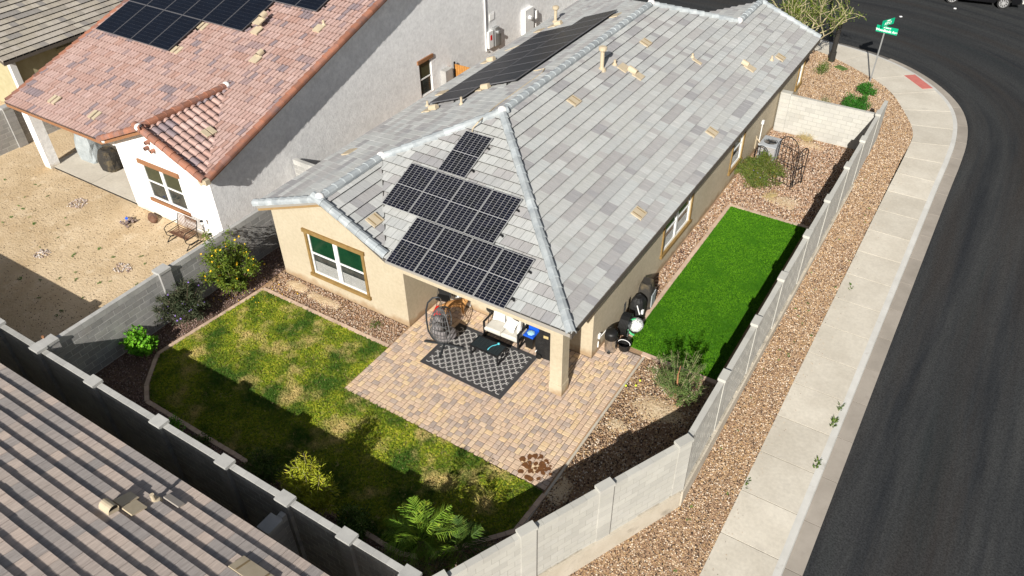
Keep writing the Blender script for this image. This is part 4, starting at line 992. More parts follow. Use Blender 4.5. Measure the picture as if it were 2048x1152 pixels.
for a, z in ((-5.97,3.55),(-6.13,3.27),(-5.80,3.25)):
    mb = MB(); mb.tube([(a,.06,z),(a,-.12,z)], [.075,.075], 10); mb.tube([(a,-.119,z),(a,-.125,z)], [.05,.05], 8, m=1); part('clay_vent', mb, ['cap_pink','black'], n_, world=True)
# electrical gear on the tall side wall
mb = MB(); mb.box((-3.1,17.55,1.45),(-2.93,17.95,2.3)); part('electric_box', mb, 'vinyl', n_, world=True)
mb = MB(); mb.box((-2.93,17.68,1.85),(-2.92,17.82,2.1)); part('red_switch', mb, 'red', n_, world=True)
mb = MB(); mb.box((-3.1,18.1,1.4),(-2.9,18.45,2.35)); mb.tube([(-2.9,18.27,2.1),(-2.78,18.27,2.1)], .09, 12); mb.box((-3.1,18.5,1.3),(-2.95,18.7,1.9)); part('meter_box', mb, 'galv', n_, world=True)
mb = MB(); mb.tube([(-3.05,17.45,5.0),(-3.05,17.45,1.35),(-3.05,17.6,1.3)], .035, 8); part('conduit_pipe', mb, 'vinyl', n_, world=True)
mb = MB(); 
for i in range(4): mb.box((-3.09,17.9+i*.11,2.75),(-3.07,17.97+i*.11,3.05))
mb.box((-3.1,17.86,2.7),(-3.085,18.32,3.1)); part('house_number_vent', mb, 'vinyl', n_, world=True)
mb = MB(); mb.box((-3.1,20.9,1.0),(-2.85,21.75,2.35)); part('utility_cupboard', mb, 'vinyl', n_, world=True)
mb = MB(); mb.tube([(-2.85,21.3,1.9),(-2.7,21.3,1.9)], .1, 10); mb.tube([(-2.95,22.1,1.0),(-2.95,22.1,1.6)], .05, 8); mb.tube([(-2.95,22.1,1.6),(-2.95,22.1,2.0)], .1, 8); part('gas_meter', mb, 'vinyl', n_, world=True)
mb = MB(); mb.box((-3.1,13.65,.7),(-2.8,14.2,1.75)); part('wall_cabinet', mb, 'cmu_cap', n_, world=True)
arr_cells = []
PWn, PHn = 1.165, 2.02; kn = math.sqrt(1+ns*ns)
vv = lambda y: (y-NY)*kn
for i in range(4): arr_cells.append((-14.28+i*(PWn+.02), vv(4.25)))
for i in range(6): arr_cells.append((-14.28+i*(PWn+.02), vv(6.2)))
for i in range(8): arr_cells.append((-14.28+i*(PWn+.02), vv(8.15)))
array('deep black stepped solar array high on the terracotta roof', (0, NY, NZ+.0), (0,1), ns, arr_cells, 'black', PWn, PHn, lift=.16)
zn5 = lambda y: NZ+ns*(y-NY)+.0
for x, y in ((-12.4,.5),(-9.8,.5),(-9.42,6.0),(-9.37,4.5)):
    for d in (-.1,.1):
        vent_tile(nroof, (x+d*1.3, y, zn5(y)+.02), (0,1), ns, w_=.17, l_=.42, lv=0)
for d in (-.13, .13): vent_tile(nroof, (-4.2, 1.35+d, zG(-4.2,0)+.1), (-1,0), g1, w_=.2, l_=.36, lv=0)
dormer(nroof, (-5.43,5.4,zn5(5.4)+.05), (0,1), ns, .1, .28); dormer(nroof, (-6.7,7.0,zn5(7.0)+.28), (0,1), ns, .12, .3)
pipe(nroof, (-6.7,6.75,zn5(6.75)), .3, .05); pipe(nroof, (-4.1,7.7,zn5(7.7)), .22, .05)
for x, y in ((-6.7,6.5),(-4.1,7.4)): vent_tile(nroof, (x, y, zn5(y)+.04), (0,1), ns, w_=.36, l_=.4, lv=0)
sl_ = MB(); sl_.box((-14.4,.12,-.1),(-8.32,3.28,.05)); np_ = structure('patio_slab', sl_, 'jointdark')
for a, b in ((-14.4,-11.4),(-11.38,-8.32)):
    mb = MB(); mb.box((a,.12,.0),(b,3.28,.062)); part('slab', mb, 'conc', np_)

# ================================================================ FAR LEFT HOUSE
f_ = thing('house', 'ochre stucco house with beige flat tile roof at the top left corner', 'house', (-24, 12, 0))
FX, FY0, FZ, fs_ = -19.3, 2.2, 2.9, .39
zF_ = lambda x, y: FZ+fs_*(FX-x)-.05
fp = [(FX,FY0),(FX,26),(-28.3,26),(-28.3,FY0)]
froof = part('roof', deck([[(x, y, zF_(x, y)) for x, y in fp], [(-28.3,FY0,zF_(-28.3,0)),(-28.3,26,zF_(-28.3,0)),(-37.3,26,FZ),(-37.3,FY0,FZ)]], .16), ['under','fascia'], f_, world=True)
FT = Roof(froof, 'tile_far', .33, .37, FLAT, .095, .028, limit=160); FT.plane((FX, FY0, FZ-.05), (-1,0), fs_, [fp]); FT.finish()
fw = MB(); rwall(fw, 'x', -19.95, -.2, 2.7, 25.5, 0, 2.95, [(5.2,6.9,.9,2.2)]); rwall(fw, 'y', 2.7, .2, -36.5, -20.15, 0, 2.9); gprism(fw, 'y', 2.7, .2, [(-36.5,2.9),(-20.15,2.9),(-28.3,zF_(-28.3,0)-.1)])
part('wall', fw, 'fcream', f_, world=True)
window(f_, 'x', -19.95, 1, 5.2, 6.9, .9, 2.2, head_only=True, trimm='fcream')
mb = MB(); mb.box((-20.0,2.62,0),(-19.75,2.9,2.9)); part('corner_post', mb, 'vinyl', f_, world=True)

# ================================================================ REAR HOUSE (bottom left)
r_ = thing('house', 'neighbouring house with taupe ribbed tile roof in the bottom left corner', 'house', (2, -15, -.9))
RY, RZ_, rs = -8.98, 2.42, .36
zRr = lambda y: RZ_+rs*(RY-y)-.05
rp_ = [(-9,RY),(13.0,RY),(13.0,-17),(-9,-17)]
rroof = part('roof', deck([[(x, y, zRr(y)) for x, y in rp_], [(-9,-17,zRr(-17)),(13,-17,zRr(-17)),(13,-25,RZ_),(-9,-25,RZ_)]], .15), ['under','fascia'], r_, world=True)
nrib = 11; RB = []
for i in range(nrib): RB += [(i/nrib, 0), ((i+.35)/nrib, .008), ((i+.65)/nrib, .008)]
RB += [(1, 0)]
RR = Roof(rroof, 'tile_rear', .335, .385, RB, .094, .03, limit=260, mixp=.6, wave=.006)
RR.plane((13.0, RY, RZ_-.05), (0,-1), rs, [rp_]); RR.finish()
rw = MB(); rwall(rw, 'y', -9.6, -.2, -8.6, 12.6, -.95, 2.3); rwall(rw, 'x', 12.6, -.2, -24.4, -9.8, -.95, 2.3); part('wall', rw, 'fcream', r_, world=True)
zr = lambda y: zRr(y)+.05
dormer(rroof, (6.05,-10.5,zr(-10.5)+.03), (0,-1), rs, .12, .34, plate=False, turn=R(-90))
vent_tile(rroof, (6.35,-10.15,zr(-10.15)), (0,-1), rs, lv=0, w_=.36, l_=.36); vent_tile(rroof, (6.0,-10.1,zr(-10.1)), (0,-1), rs, lv=0, w_=.3, l_=.42)
vent_tile(rroof, (6.75,-9.5,zr(-9.5)+.01), (0,-1), rs, 'hvac_fin', lv=0, w_=.5, l_=.16)
mb = MB(); C = (6.42,-9.72,zr(-9.72)); mb.lathe([(.16,-.05),(.12,.04),(.05,.06),(.05,.24)], 12, c=C); part('vent_pipe', mb, 'beige_metal', rroof)
vent_tile(rroof, (9.62,-9.85,zr(-9.85)), (0,-1), rs, w_=.95, l_=.40)

# ================================================================ BLOCK WALLS
MT['stain_grey'] = mat('dirty_mortar', (.30,.27,.22), (.44,.40,.33), 4, .95, .8, 25, .02)
def bwall(label, p0, p1, pil=(), H=1.83, courses=9, m='cmu', base=None, plinth=None, zoff=0, th=.15, limit=290, pside=0, capH=True, pw=.42, pd=.34):
    rec = .003
    P0, P1 = Vector((*p0, 0)), Vector((*p1, 0)); d = P1-P0; L = d.length; ang = math.atan2(d.y, d.x)
    root = thing('block_wall', label, 'block wall', (p0[0], p0[1], zoff), ang)
    ch = H/courses; co = MB(); co.box((0,-th/2+rec,base if base is not None else -.05),(L,th/2-rec,H-.01)); part('mortar_core', co, 'mortar' if m == 'cmu' else 'mortar_pale', root)
    bl = MB(); bl.box((.008,-th/2,.008),(.392,th/2,ch-.008)); bme = bl.mesh('block', m); tp = MB(); tp.box((.003,-th/2-.004,.003),(.397,th/2+.004,ch)); tme = tp.mesh('cap_block', 'cmu_cap' if m == 'cmu' else m)
    L_ = []
    j0 = 0 if base is None else -int(round(-base/ch))
    for j in range(j0, courses):
        x = -.2 if j % 2 else 0
        while x < L-.02:
            a = max(x, 0); b = min(x+.4, L)
            if b-a > .05: L_.append((j, a, b))
            x += .4
    wp = lambda a, z: P0+d.normalized()*a+Vector((0,0,zoff+z))
    vis = sorted([t for t in L_ if inframe(wp((t[1]+t[2])/2, t[0]*ch+.1), 0)], key=lambda t: ((wp(t[1], t[0]*ch)-CAMP).length-(1.5 if t[0] == courses-1 else 0)))
    near = set(vis[:limit]); rest = MB()
    for t in L_:
        j, a, b = t; me = tme if j == courses-1 else bme
        if t in near:
            o = link('cap_block' if j == courses-1 else 'block', me, root); o.location = (a, random.uniform(-.002,.002), j*ch); o.scale = ((b-a)/.4, 1, 1)
        else: rest.box((a+.004,-th/2,j*ch+.004),(b-.004,th/2,(j+1)*ch-.004))
    if rest.f: part('blocks', rest, m, root, kind='stuff')
    pb = MB(); pb.box((-pw/2+.003,-pd/2,.004),(pw/2-.003,pd/2,ch-.004)); pme = pb.mesh('pilaster_block', m)
    cb = MB(); cb.box((-pw/2-.015,-pd/2-.02,0),(pw/2+.015,pd/2+.02,.09)); cme = cb.mesh('cap', 'cmu_cap' if m == 'cmu' else m)
    for x in pil:
        core = MB(); core.box((x-pw/2+.012,-pd/2+.01+pside,base if base is not None else -.05),(x+pw/2-.012,pd/2-.01+pside,H)); pr = part('pilaster', core, 'mortar' if m == 'cmu' else 'mortar_pale', root)
        for j in range(j0, courses):
            o = link('pilaster_block', pme, pr); o.location = (x, pside, j*ch)
        o = link('cap', cme, pr); o.location = (x, pside, H)
    if m == 'cmu_pale' and len(pil) > 1:
        mb = MB()
        for x in pil: mb.box((x+pw/2+.001,-pd/2-.001,-.15),(x+pw/2+.014,pd/2+.001,H))
        part('control_joint', mb, 'jointdark', root)
    if plinth:
        for (a0, a1, y0, y1, zb, zt) in plinth:
            mb = MB(); n = max(1, int((a1-a0)/1.2))
            for i in range(n): mb.box((a0+(a1-a0)*i/n, y0, zb), (a0+(a1-a0)*(i+1)/n, y1, zt+random.uniform(-.012,.012)))
            part('footing', mb, 'plinth', root)
            mb = MB(); n = int((a1-a0)/.35)
            for i in range(n):
                if random.random() < .7: mb.box((a0+(a1-a0)*i/n, y0+.05, zt-.02), (a0+(a1-a0)*(i+1)/n-.004, -th/2+.003-.004, zt+random.uniform(.012,.055)))
            part('mortar_ledge', mb, 'stain_grey', root)
    return root
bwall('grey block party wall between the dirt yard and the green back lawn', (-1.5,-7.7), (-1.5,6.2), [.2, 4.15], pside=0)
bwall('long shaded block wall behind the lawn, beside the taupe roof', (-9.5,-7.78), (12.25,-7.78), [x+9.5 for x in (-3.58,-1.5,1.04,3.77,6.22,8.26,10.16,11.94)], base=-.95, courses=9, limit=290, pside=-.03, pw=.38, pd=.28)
d1 = Vector((15.49-12.45, -1.3+7.7, 0)); Lb = d1.length
bwall('pale block wall running diagonally across the near corner of the yard', (12.45,-7.7), (15.49,-1.3), [.12, Lb*.335, Lb*.645, Lb*.99], m='cmu_pale', base=-.2, plinth=[(0,Lb+.02,-.15,.075,-1.3,-.13)], pd=.19)
Ls = 20.75+1.3
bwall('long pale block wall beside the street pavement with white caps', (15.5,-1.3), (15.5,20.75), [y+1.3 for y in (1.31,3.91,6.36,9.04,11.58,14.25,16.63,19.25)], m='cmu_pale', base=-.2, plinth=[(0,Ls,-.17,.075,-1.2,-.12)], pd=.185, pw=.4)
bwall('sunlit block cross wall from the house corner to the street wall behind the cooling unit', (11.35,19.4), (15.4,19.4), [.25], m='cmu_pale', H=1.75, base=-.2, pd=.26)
bwall('dark block wall at the left edge beyond the neighbour patio post', (-17.2,-7.7), (-17.2,8.3), [2.9,8.3], limit=150)
bwall('short block side wall of the rear house butting the long shaded wall', (8.3,-9.5), (8.3,-7.98), [1.1], H=1.7, courses=8, base=-.95, zoff=-.12, limit=40)
bwall('low block wall across the gap between the two houses', (-3.0,3.9), (-1.6,3.9), [], limit=30)
# orange slatted gate in the side passage
gt_ = thing('gate', 'orange wooden slatted gate in the passage below the tall white wall', 'gate', (-2.95,14.6,0))
for i in range(9):
    mb = MB(); mb.box((i*.14,0,.05),(i*.14+.125,.03,1.75)); part('slat', mb, 'orangewood', gt_)
mb = MB(); mb.box((0,.03,.3),(1.27,.06,.4)); mb.box((0,.03,1.3),(1.27,.06,1.4)); mb.box((-.06,-.02,0),(-.01,.06,1.85)); part('gate_frame', mb, 'dark', gt_)
# ================================================================ THINGS ON THE PATIO
rg = MB(); rg.uv = []; rg.box((-1.5,-1.06,0),(1.5,1.06,.012)); 
for f in rg.f: rg.uv += [(rg.v[i][0], rg.v[i][1]) for i in f]
o = part('rug', rg, 'rug', None, loc=(8.35,-.08,.004), rz=-.012); tag(o, 'dark grey outdoor rug with white trellis lattice pattern on the patio', 'rug')
def rbox(mb, a, b, r=.03, m=0):   # box with chamfered top edges
    x0,y0,z0 = a; x1,y1,z1 = b
    o = len(mb.v); mb.v += [(x0+r*.3,y0+r*.3,z0),(x1-r*.3,y0+r*.3,z0),(x1-r*.3,y1-r*.3,z0),(x0+r*.3,y1-r*.3,z0),(x0,y0,z0+r),(x1,y0,z0+r),(x1,y1,z0+r),(x0,y1,z0+r),
      (x0,y0,z1-r),(x1,y0,z1-r),(x1,y1,z1-r),(x0,y1,z1-r),(x0+r,y0+r,z1),(x1-r,y0+r,z1),(x1-r,y1-r,z1),(x0+r,y1-r,z1)]
    fs = [(3,2,1,0)]+[(4*k+i, 4*k+(i+1)%4, 4*k+4+(i+1)%4, 4*k+4+i) for k in range(3) for i in range(4)]+[(12,13,14,15)]
    mb.f += [tuple(o+i for i in f) for f in fs]; mb.m += [m]*len(fs)
def pillow_mesh(sz, th, mname, seed=0):
    mb = MB(); n = 8; rr = random.Random(seed)
    for sgn in (1, -1):
        vs = []
        for i in range(n+1):
            for j in range(n+1):
                u, v = i/n*2-1, j/n*2-1; h = max(0, (1-u*u)*(1-v*v))**.45; pin = 1-.10*(1-abs(u*v))*((abs(u)>.99)+(abs(v)>.99) > 0)
                vs.append((u*sz/2*pin, v*sz/2*pin, sgn*th/2*h+rr.uniform(-.004,.004)))
        fs = [(i*(n+1)+j, (i+1)*(n+1)+j, (i+1)*(n+1)+j+1, i*(n+1)+j+1)[::sgn] for i in range(n) for j in range(n)]
        mb.add(vs, fs)
    mb.smooth = True; return mb.mesh('pillow', mname)
# loveseat (front faces -Y)
so = thing('loveseat', 'black framed outdoor loveseat with pale seat and back cushions', 'sofa', (8.53,1.28,0), .02)
for sx in (-1, 1):
    mb = MB(); x = sx*.63; mb.bar((x,-.36,0),(x,-.36,.62),.045,.06); mb.bar((x,.34,0),(x,.34,.72),.045,.06); mb.bar((x,-.39,.63),(x,.37,.63),.06,.035); mb.bar((x,-.36,.03),(x,.34,.03),.045,.04)
    mb.bar((x,-.36,.30),(x,.34,.30),.035,.05); part('arm_frame', mb, 'dark', so)
mb = MB(); mb.box((-.61,-.36,.26),(.61,.34,.30)); mb.box((-.61,.33,.3),(.61,.37,.74)); part('seat_frame', mb, 'dark', so)
for sx in (-1, 1):
    mb = MB(); rbox(mb, (min(sx*.005,sx*.6),-.40,.305),(max(sx*.005,sx*.6),.24,.46), .045); mb.smooth = False; part('seat_cushion', mb, 'cush', so)
    mb = MB(); rbox(mb, (min(sx*.01,sx*.59),.19,.46),(max(sx*.01,sx*.59),.34,.84), .05); part('back_cushion', mb, 'cush', so)
def pil(label, loc, rot):
    o = link('pillow', pillow_mesh(.44, .17, 'pillow', len(label)), loc=loc); o.rotation_euler = rot; return tag(o, label, 'pillow', 'white pillows on the loveseat')
pil('leftmost white pillow upright on the loveseat', (8.2,1.37,.70), (R(72),0,R(8)))
pil('middle white pillow slumped on the loveseat seat', (8.72,1.22,.64), (R(58),R(4),R(-14)))
pil('white pillow wedged against the right arm of the loveseat', (9.02,1.26,.64), (R(78),R(0),R(-62)))
# coffee table
ct = thing('coffee_table', 'black slatted metal coffee table on the rug in front of the loveseat', 'table', (8.52,.215,.016), 0)
for i in range(8):
    mb = MB(); mb.box((-.49+i*.1235,-.235,.395),(-.49+i*.1235+.112,.235,.415)); part('slat', mb, 'tabletop', ct)
mb = MB(); mb.box((-.52,-.27,.38),(.52,-.24,.42)); mb.box((-.52,.24,.38),(.52,.27,.42)); mb.box((-.52,-.24,.38),(-.495,.24,.42)); mb.box((.497,-.24,.38),(.52,.24,.42)); part('table_frame', mb, 'dark', ct)
for sx in (-1, 1):
    for sy in (-1, 1):
        mb = MB(); mb.bar((sx*.49,sy*.24,0),(sx*.49,sy*.24,.38),.04); part('leg', mb, 'dark', ct)
    mb = MB(); mb.bar((sx*.49,-.22,.03),(sx*.49,.22,.03),.035); part('leg_stretcher', mb, 'dark', ct)
mb = MB(); mb.tube([(8.62,.04,.455),(8.63,.14,.475),(8.66,.24,.48),(8.72,.33,.47),(8.76,.42,.46)], [.014,.012,.012,.014,.02], 7); mb.lathe([(.02,-.02),(.04,0),(.04,.03),(.015,.05)], 8, c=(8.77,.43,.455)); mb.smooth = True
tag(part('rope_toy', mb, 'cyan', None), 'pale cyan rope toy lying across the black slatted table', 'dog toy')
# hanging egg chair (opening faces +X)
eg = thing('egg_chair', 'grey wicker hanging egg chair on a curved stand with grey cushion', 'hanging chair', (7.04,-.1,.014), R(33))
mb = MB()
for a in (-19, 74, 167, 259): mb.bar((0,0,.03),(math.cos(R(a))*.66, math.sin(R(a))*.66,.03),.06,.045)
part('base', mb, 'charcoal', eg)
mb = MB(); mb.tube([(0,0,.03),(-.16,.0,.10),(-.36,.0,.3),(-.46,0,.6),(-.48,0,1.0),(-.46,0,1.45),(-.38,0,1.75),(-.22,0,1.93),(-.06,0,1.96),(.02,0,1.92)], .028, 8); mb.smooth = True; part('pole', mb, 'charcoal', eg)
mb = MB(); mb.tube([(.02,0,1.92),(.02,0,1.5)], .012, 6); part('chain', mb, 'steel', eg)
def egg(u, v):   # u: polar 0..pi, v: azimuth
    r = math.sin(u); z = math.cos(u); w_ = .44*(1+.12*-z)
    return Vector((.04+w_*r*math.cos(v), .47*r*math.sin(v)*(1-.08*z), .86+.64*z))
mb = MB(); v0_, v1_ = R(62), R(298)
for k in range(19):
    v = v0_+(v1_-v0_)*k/18; mb.tube([egg(R(6+168*i/14), v) for i in range(15)], .009 if 0 < k < 18 else .02, 5, cap=False)
for j in range(1, 11):
    u = R(6+168*j/11); mb.tube([egg(u, v0_+(v1_-v0_)*k/14) for k in range(15)], .009, 5, cap=False)
rr = random.Random(4)
for k in range(34):
    a0, b0 = rr.uniform(.4, 2.7), rr.uniform(v0_, v1_); a1, b1 = a0+rr.uniform(-.7,.7), b0+rr.uniform(-.8,.8)
    mb.tube([egg(min(3.0,max(.15,a0+(a1-a0)*t)), min(v1_,max(v0_,b0+(b1-b0)*t))) for t in (0,.33,.66,1)], .010, 4, cap=False)
part('basket', mb, 'wicker', eg)
mb = MB(); mb.smooth = True; vs = []; n1, n2 = 8, 12
for i in range(n1+1):
    for k in range(n2+1):
        p = egg(R(84+84*i/n1), R(80)+R(200)*k/n2); c = Vector((.04,0,.86)); q_ = c+(p-c)*(.88+.03*math.sin(i*2.1+k*1.7)); vs.append(q_)
mb.add(vs, [(i*(n2+1)+k, i*(n2+1)+k+1, (i+1)*(n2+1)+k+1, (i+1)*(n2+1)+k) for i in range(n1) for k in range(n2)])
mb.lathe([(.05,-.10),(.26,-.08),(.36,-.02),(.37,.04),(.3,.10),(.05,.12)], 14, c=(.06,0,.46))
for yy_ in (-.17,.17): mb.lathe([(.05,-.24),(.15,-.2),(.19,0),(.15,.2),(.05,.24)], 10, c=(-.16,yy_,.78))
part('cushion', mb, 'greycush', eg)
# covered grill beside the column
gr = thing('grill_cover', 'tall black vinyl covered grill beside the patio column', 'covered grill', (10.05,1.22,0), R(6))
mb = MB(); prof = [(-.27,.02),(-.30,.5),(-.28,.86),(-.17,1.06),(-.15,1.24),(.13,1.24),(.2,1.05),(.29,.84),(.31,.5),(.28,.02)]
rr = random.Random(2); ny = 6
for j in range(ny+1):
    for x, z in prof: mb.v.append((x+rr.uniform(-.012,.012), -.24+.48*j/ny, z+rr.uniform(-.01,.01)))
n = len(prof); mb.f = [(j*n+i, (j+1)*n+i, (j+1)*n+i+1, j*n+i+1) for j in range(ny) for i in range(n-1)]+[tuple(range(n)), tuple(ny*n+i for i in reversed(range(n)))]; mb.m = [0]*len(mb.f)
part('cover', mb, 'black_cover', gr)
mb = MB(); mb.quad([(-.02,-.246,.90),(.14,-.246,.90),(.14,-.246,1.0),(-.02,-.246,1.0)]); mb.box((-.02,-.25,.90),(.14,-.243,1.0)); part('label_patch', mb, 'straw', gr)
mb = MB(); mb.tube([(-.16,-.30,.1),(-.16,-.25,.1)], .1, 14); part('wheel', mb, 'black', gr)
mb = MB(); mb.bar((-.3,-.25,.2),(-.24,-.27,.32),.02); part('strap', mb, 'white', gr)
# recycling bin
bn = thing('waste_bin', 'small black bin with a blue lid and pale bag beside the loveseat', 'bin', (9.42,1.32,0))
mb = MB(); mb.add([(-.12,-.15,0),(.12,-.15,0),(.12,.15,0),(-.12,.15,0),(-.16,-.19,.5),(.16,-.19,.5),(.16,.19,.5),(-.16,.19,.5)], [(3,2,1,0),(4,5,6,7),(0,1,5,4),(1,2,6,5),(2,3,7,6),(3,0,4,7)]); part('body', mb, 'black', bn)
mb = MB(); rbox(mb, (-.18,-.21,.5),(.18,.21,.56), .015); mb.box((-.18,.14,.56),(.18,.2,.66)); part('lid', mb, 'blue', bn)
mb = MB(); mb.lathe([(.13,-.01),(.12,.02),(.05,.05)], 7, c=(0,-.03,.56)); part('bag', mb, 'bag', bn)
# odds and ends in the shade by the door
rc = thing('fuel_can', 'red plastic can standing by the wing wall behind the egg chair', 'can', (6.0,1.0,0), .3)
mb = MB(); rbox(mb, (-.12,-.15,.0),(.12,.15,.26), .03); part('body', mb, 'red', rc)
mb = MB(); mb.tube([(0,-.1,.25),(0,-.05,.33),(0,.06,.33),(0,.1,.25)], .016, 6); part('handle', mb, 'red', rc); mb = MB(); mb.tube([(.03,-.1,.26),(.06,-.14,.35)], .02, 6); part('spout', mb, 'black', rc)
fc = thing('camp_chair', 'black folded camp chair leaning by the patio door', 'chair', (5.92,1.5,0), .25)
mb = MB(); mb.add([(-.2,0,.45),(.2,0,.45),(.26,.08,.75),(.2,.14,1.05),(-.2,.14,1.05),(-.26,.08,.75)]+[(-.2,.03,.45),(.2,.03,.45),(.26,.11,.75),(.2,.17,1.05),(-.2,.17,1.05),(-.26,.11,.75)], [(0,1,2,3,4,5),(11,10,9,8,7,6)]+[(i,6+i,6+(i+1)%6,(i+1)%6) for i in range(6)]); part('backrest', mb, 'black', fc)
mb = MB(); mb.box((-.22,-.28,.40),(.22,.02,.45)); part('seat', mb, 'black', fc)
for sx in (-.22,.22):
    mb = MB(); mb.tube([(sx,-.28,0),(sx,.12,.9),(sx,.2,1.15)], .014, 6); part('leg', mb, 'charcoal', fc); mb = MB(); mb.tube([(sx,.12,0),(sx,-.26,.44)], .014, 6); part('leg', mb, 'charcoal', fc)
ps = thing('plant_stand', 'small dark wire stand with a bowl behind the loveseat', 'stand', (7.78,1.58,0))
mb = MB(); mb.lathe([(.05,0),(.17,.05),(.2,.1),(.18,.11),(.02,.04)], 14, c=(0,0,.52)); part('bowl', mb, 'charcoal', ps)
for k in range(3):
    a = k*2.1; mb = MB(); mb.tube([(math.cos(a)*.18, math.sin(a)*.18, 0),(math.cos(a)*.1, math.sin(a)*.1,.52)], .012, 5); part('leg', mb, 'dark', ps)
# ginger dog, head up towards the door, rump to the egg chair
def skin_mesh(name, verts, edges, radii, mname, sub=2, root=0):
    me = bpy.data.meshes.new(name); me.from_pydata(verts, edges, []); o = bpy.data.objects.new(name+'_build', me); COL.objects.link(o)
    o.modifiers.new('skin', 'SKIN')
    for i, r in enumerate(radii): me.skin_vertices[0].data[i].radius = (r, r) if not isinstance(r, tuple) else r
    me.skin_vertices[0].data[root].use_root = True
    sb = o.modifiers.new('sub', 'SUBSURF'); sb.levels = sub; sb.render_levels = sub
    dg = bpy.context.evaluated_depsgraph_get(); m2 = bpy.data.meshes.new_from_object(o.evaluated_get(dg)); bpy.data.objects.remove(o)
    m2.materials.clear(); m2.materials.append(MT[mname]); m2.polygons.foreach_set('use_smooth', [True]*len(m2.polygons)); m2.name = name; return m2
dv_ = [(-.30,0,.50),(-.12,0,.51),(.10,0,.50),(.26,0,.52),(.36,0,.62),(.44,0,.72),(.55,0,.71),(.62,0,.69),
      (-.44,0,.46),(-.56,0,.36),(-.60,0,.26)]
de = [(0,1),(1,2),(2,3),(3,4),(4,5),(5,6),(6,7),(0,8),(8,9),(9,10)]; dr_ = [.115,.115,.135,.125,.085,.078,.05,.036,.035,.028,.018]
for sy in (-1, 1):
    b = len(dv_); dv_ += [(-.30,sy*.08,.40),(-.24,sy*.09,.30),(-.36,sy*.09,.17),(-.33,sy*.09,.04),(-.27,sy*.09,.025)]; de += [(0,b),(b,b+1),(b+1,b+2),(b+2,b+3),(b+3,b+4)]; dr_ += [.085,.06,.034,.026,.028]
    b = len(dv_); dv_ += [(.24,sy*.08,.40),(.22,sy*.085,.26),(.24,sy*.085,.05),(.29,sy*.085,.025)]; de += [(3,b),(b,b+1),(b+1,b+2),(b+2,b+3)]; dr_ += [.07,.042,.028,.03]
dg_ = thing('dog', 'ginger short haired dog standing between the egg chair and the patio door', 'dog', (6.52,1.28,.0), R(38))
link('body', skin_mesh('body', dv_, de, dr_, 'dogfur'), dg_)
for sy in (-1, 1):
    mb = MB(); mb.add([(.42,sy*.05,.78),(.40,sy*.10,.77),(.44,sy*.115,.68),(.46,sy*.07,.74)], [(0,1,2,3)]); mb.add([(.43,sy*.045,.77),(.41,sy*.095,.76),(.45,sy*.11,.67),(.47,sy*.065,.73)], [(3,2,1,0)]); part('ear', mb, 'dogfur', dg_)
    mb = MB(); mb.lathe([(.003,-.012),(.012,0),(.003,.012)], 6, c=(.505,sy*.045,.745)); part('eye', mb, 'black', dg_)
    mb = MB(); mb.lathe([(.028,0),(.03,.04),(.026,.09)], 8, c=(.245,sy*.085,.0)); part('sock', mb, 'dogwhite', dg_)
mb = MB(); mb.lathe([(.004,-.016),(.018,0),(.004,.014)], 8, c=(.655,0,.70)); part('nose', mb, 'black', dg_)
mb = MB(); mb.lathe([(.03,-.05),(.075,0),(.06,.06),(.02,.1)], 10, c=(.315,0,.50)); mb.smooth = True; part('chest', mb, 'dogwhite', dg_)
mb = MB(); mb.tube([(.33+.085*math.sin(t)*.45, .088*math.cos(t), .625-.05*math.sin(t)) for t in np.linspace(0, 6.28, 13)], .012, 5); part('collar', mb, 'black', dg_)
# ---------------------------------------------------------------- clutter along the side wall
tc = thing('trash_can', 'round brushed steel trash can with a black domed lid at the side wall', 'trash can', (11.62,2.46,0))
mb = MB(); mb.lathe([(.17,0),(.19,.02),(.19,.5),(.18,.52)], 20); mb.smooth = False; part('body', mb, 'steel', tc)
mb = MB(); mb.lathe([(.2,.5),(.205,.53),(.205,.68),(.19,.74),(.12,.78),(.02,.79)], 20); mb.smooth = True; part('lid', mb, 'black', tc)
mb = MB(); mb.lathe([(.175,-.0),(.195,.03),(.17,.05)], 16); mb.box((.0,-.25,.03),(.09,-.17,.07)); mb.bar((-.02,-.2,.55),(-.02,-.225,.62),.05); part('pedal', mb, 'black', tc)
pl_ = thing('pail', 'black rubber feed pail with a white rope handle next to the steel can', 'bucket', (11.98,2.72,0))
mb = MB(); mb.lathe([(.17,0),(.21,.24),(.22,.25),(.2,.25),(.165,.03),(.01,.03)], 18); part('body', mb, 'black', pl_)
mb = MB(); mb.tube([(.2*math.cos(t), .2*math.sin(t)*.5-.05, .26+.05*math.sin(t)) for t in np.linspace(.0, 3.14, 9)], .011, 6); part('handle', mb, 'vinyl', pl_)
hb = thing('hose_reel', 'black hose reel with coiled black hose against the side wall', 'hose reel', (11.58,3.28,0), .1)
mb = MB()
for k in range(6): mb.tube([(.02+.045*k, .34*math.cos(t), .48+.36*math.sin(t)) for t in np.linspace(0, 6.1, 18)], .032, 6)
part('coil', mb, 'black', hb)
mb = MB(); mb.tube([(0,0,.48),(.3,0,.48)], .14, 12); mb.bar((.02,-.25,0),(.02,0,.5),.03); mb.bar((.02,.25,0),(.02,0,.5),.03); mb.bar((.28,-.25,0),(.28,0,.5),.03); mb.bar((.28,.25,0),(.28,0,.5),.03); part('stand', mb, 'charcoal', hb)
mb = MB(); mb.tube([(.0,.1,.8),(.0,.12,1.15),(.0,.26,1.15),(.0,.24,.8)], .012, 5); mb.tube([(.0,.18,.8),(.0,.19,1.13)], .008, 5); part('wire_frame', mb, 'charcoal', hb)
wb = thing('patterned_bag', 'white and black patterned bag with green edge by the hose reel', 'bag', (11.93,3.62,0), .5)
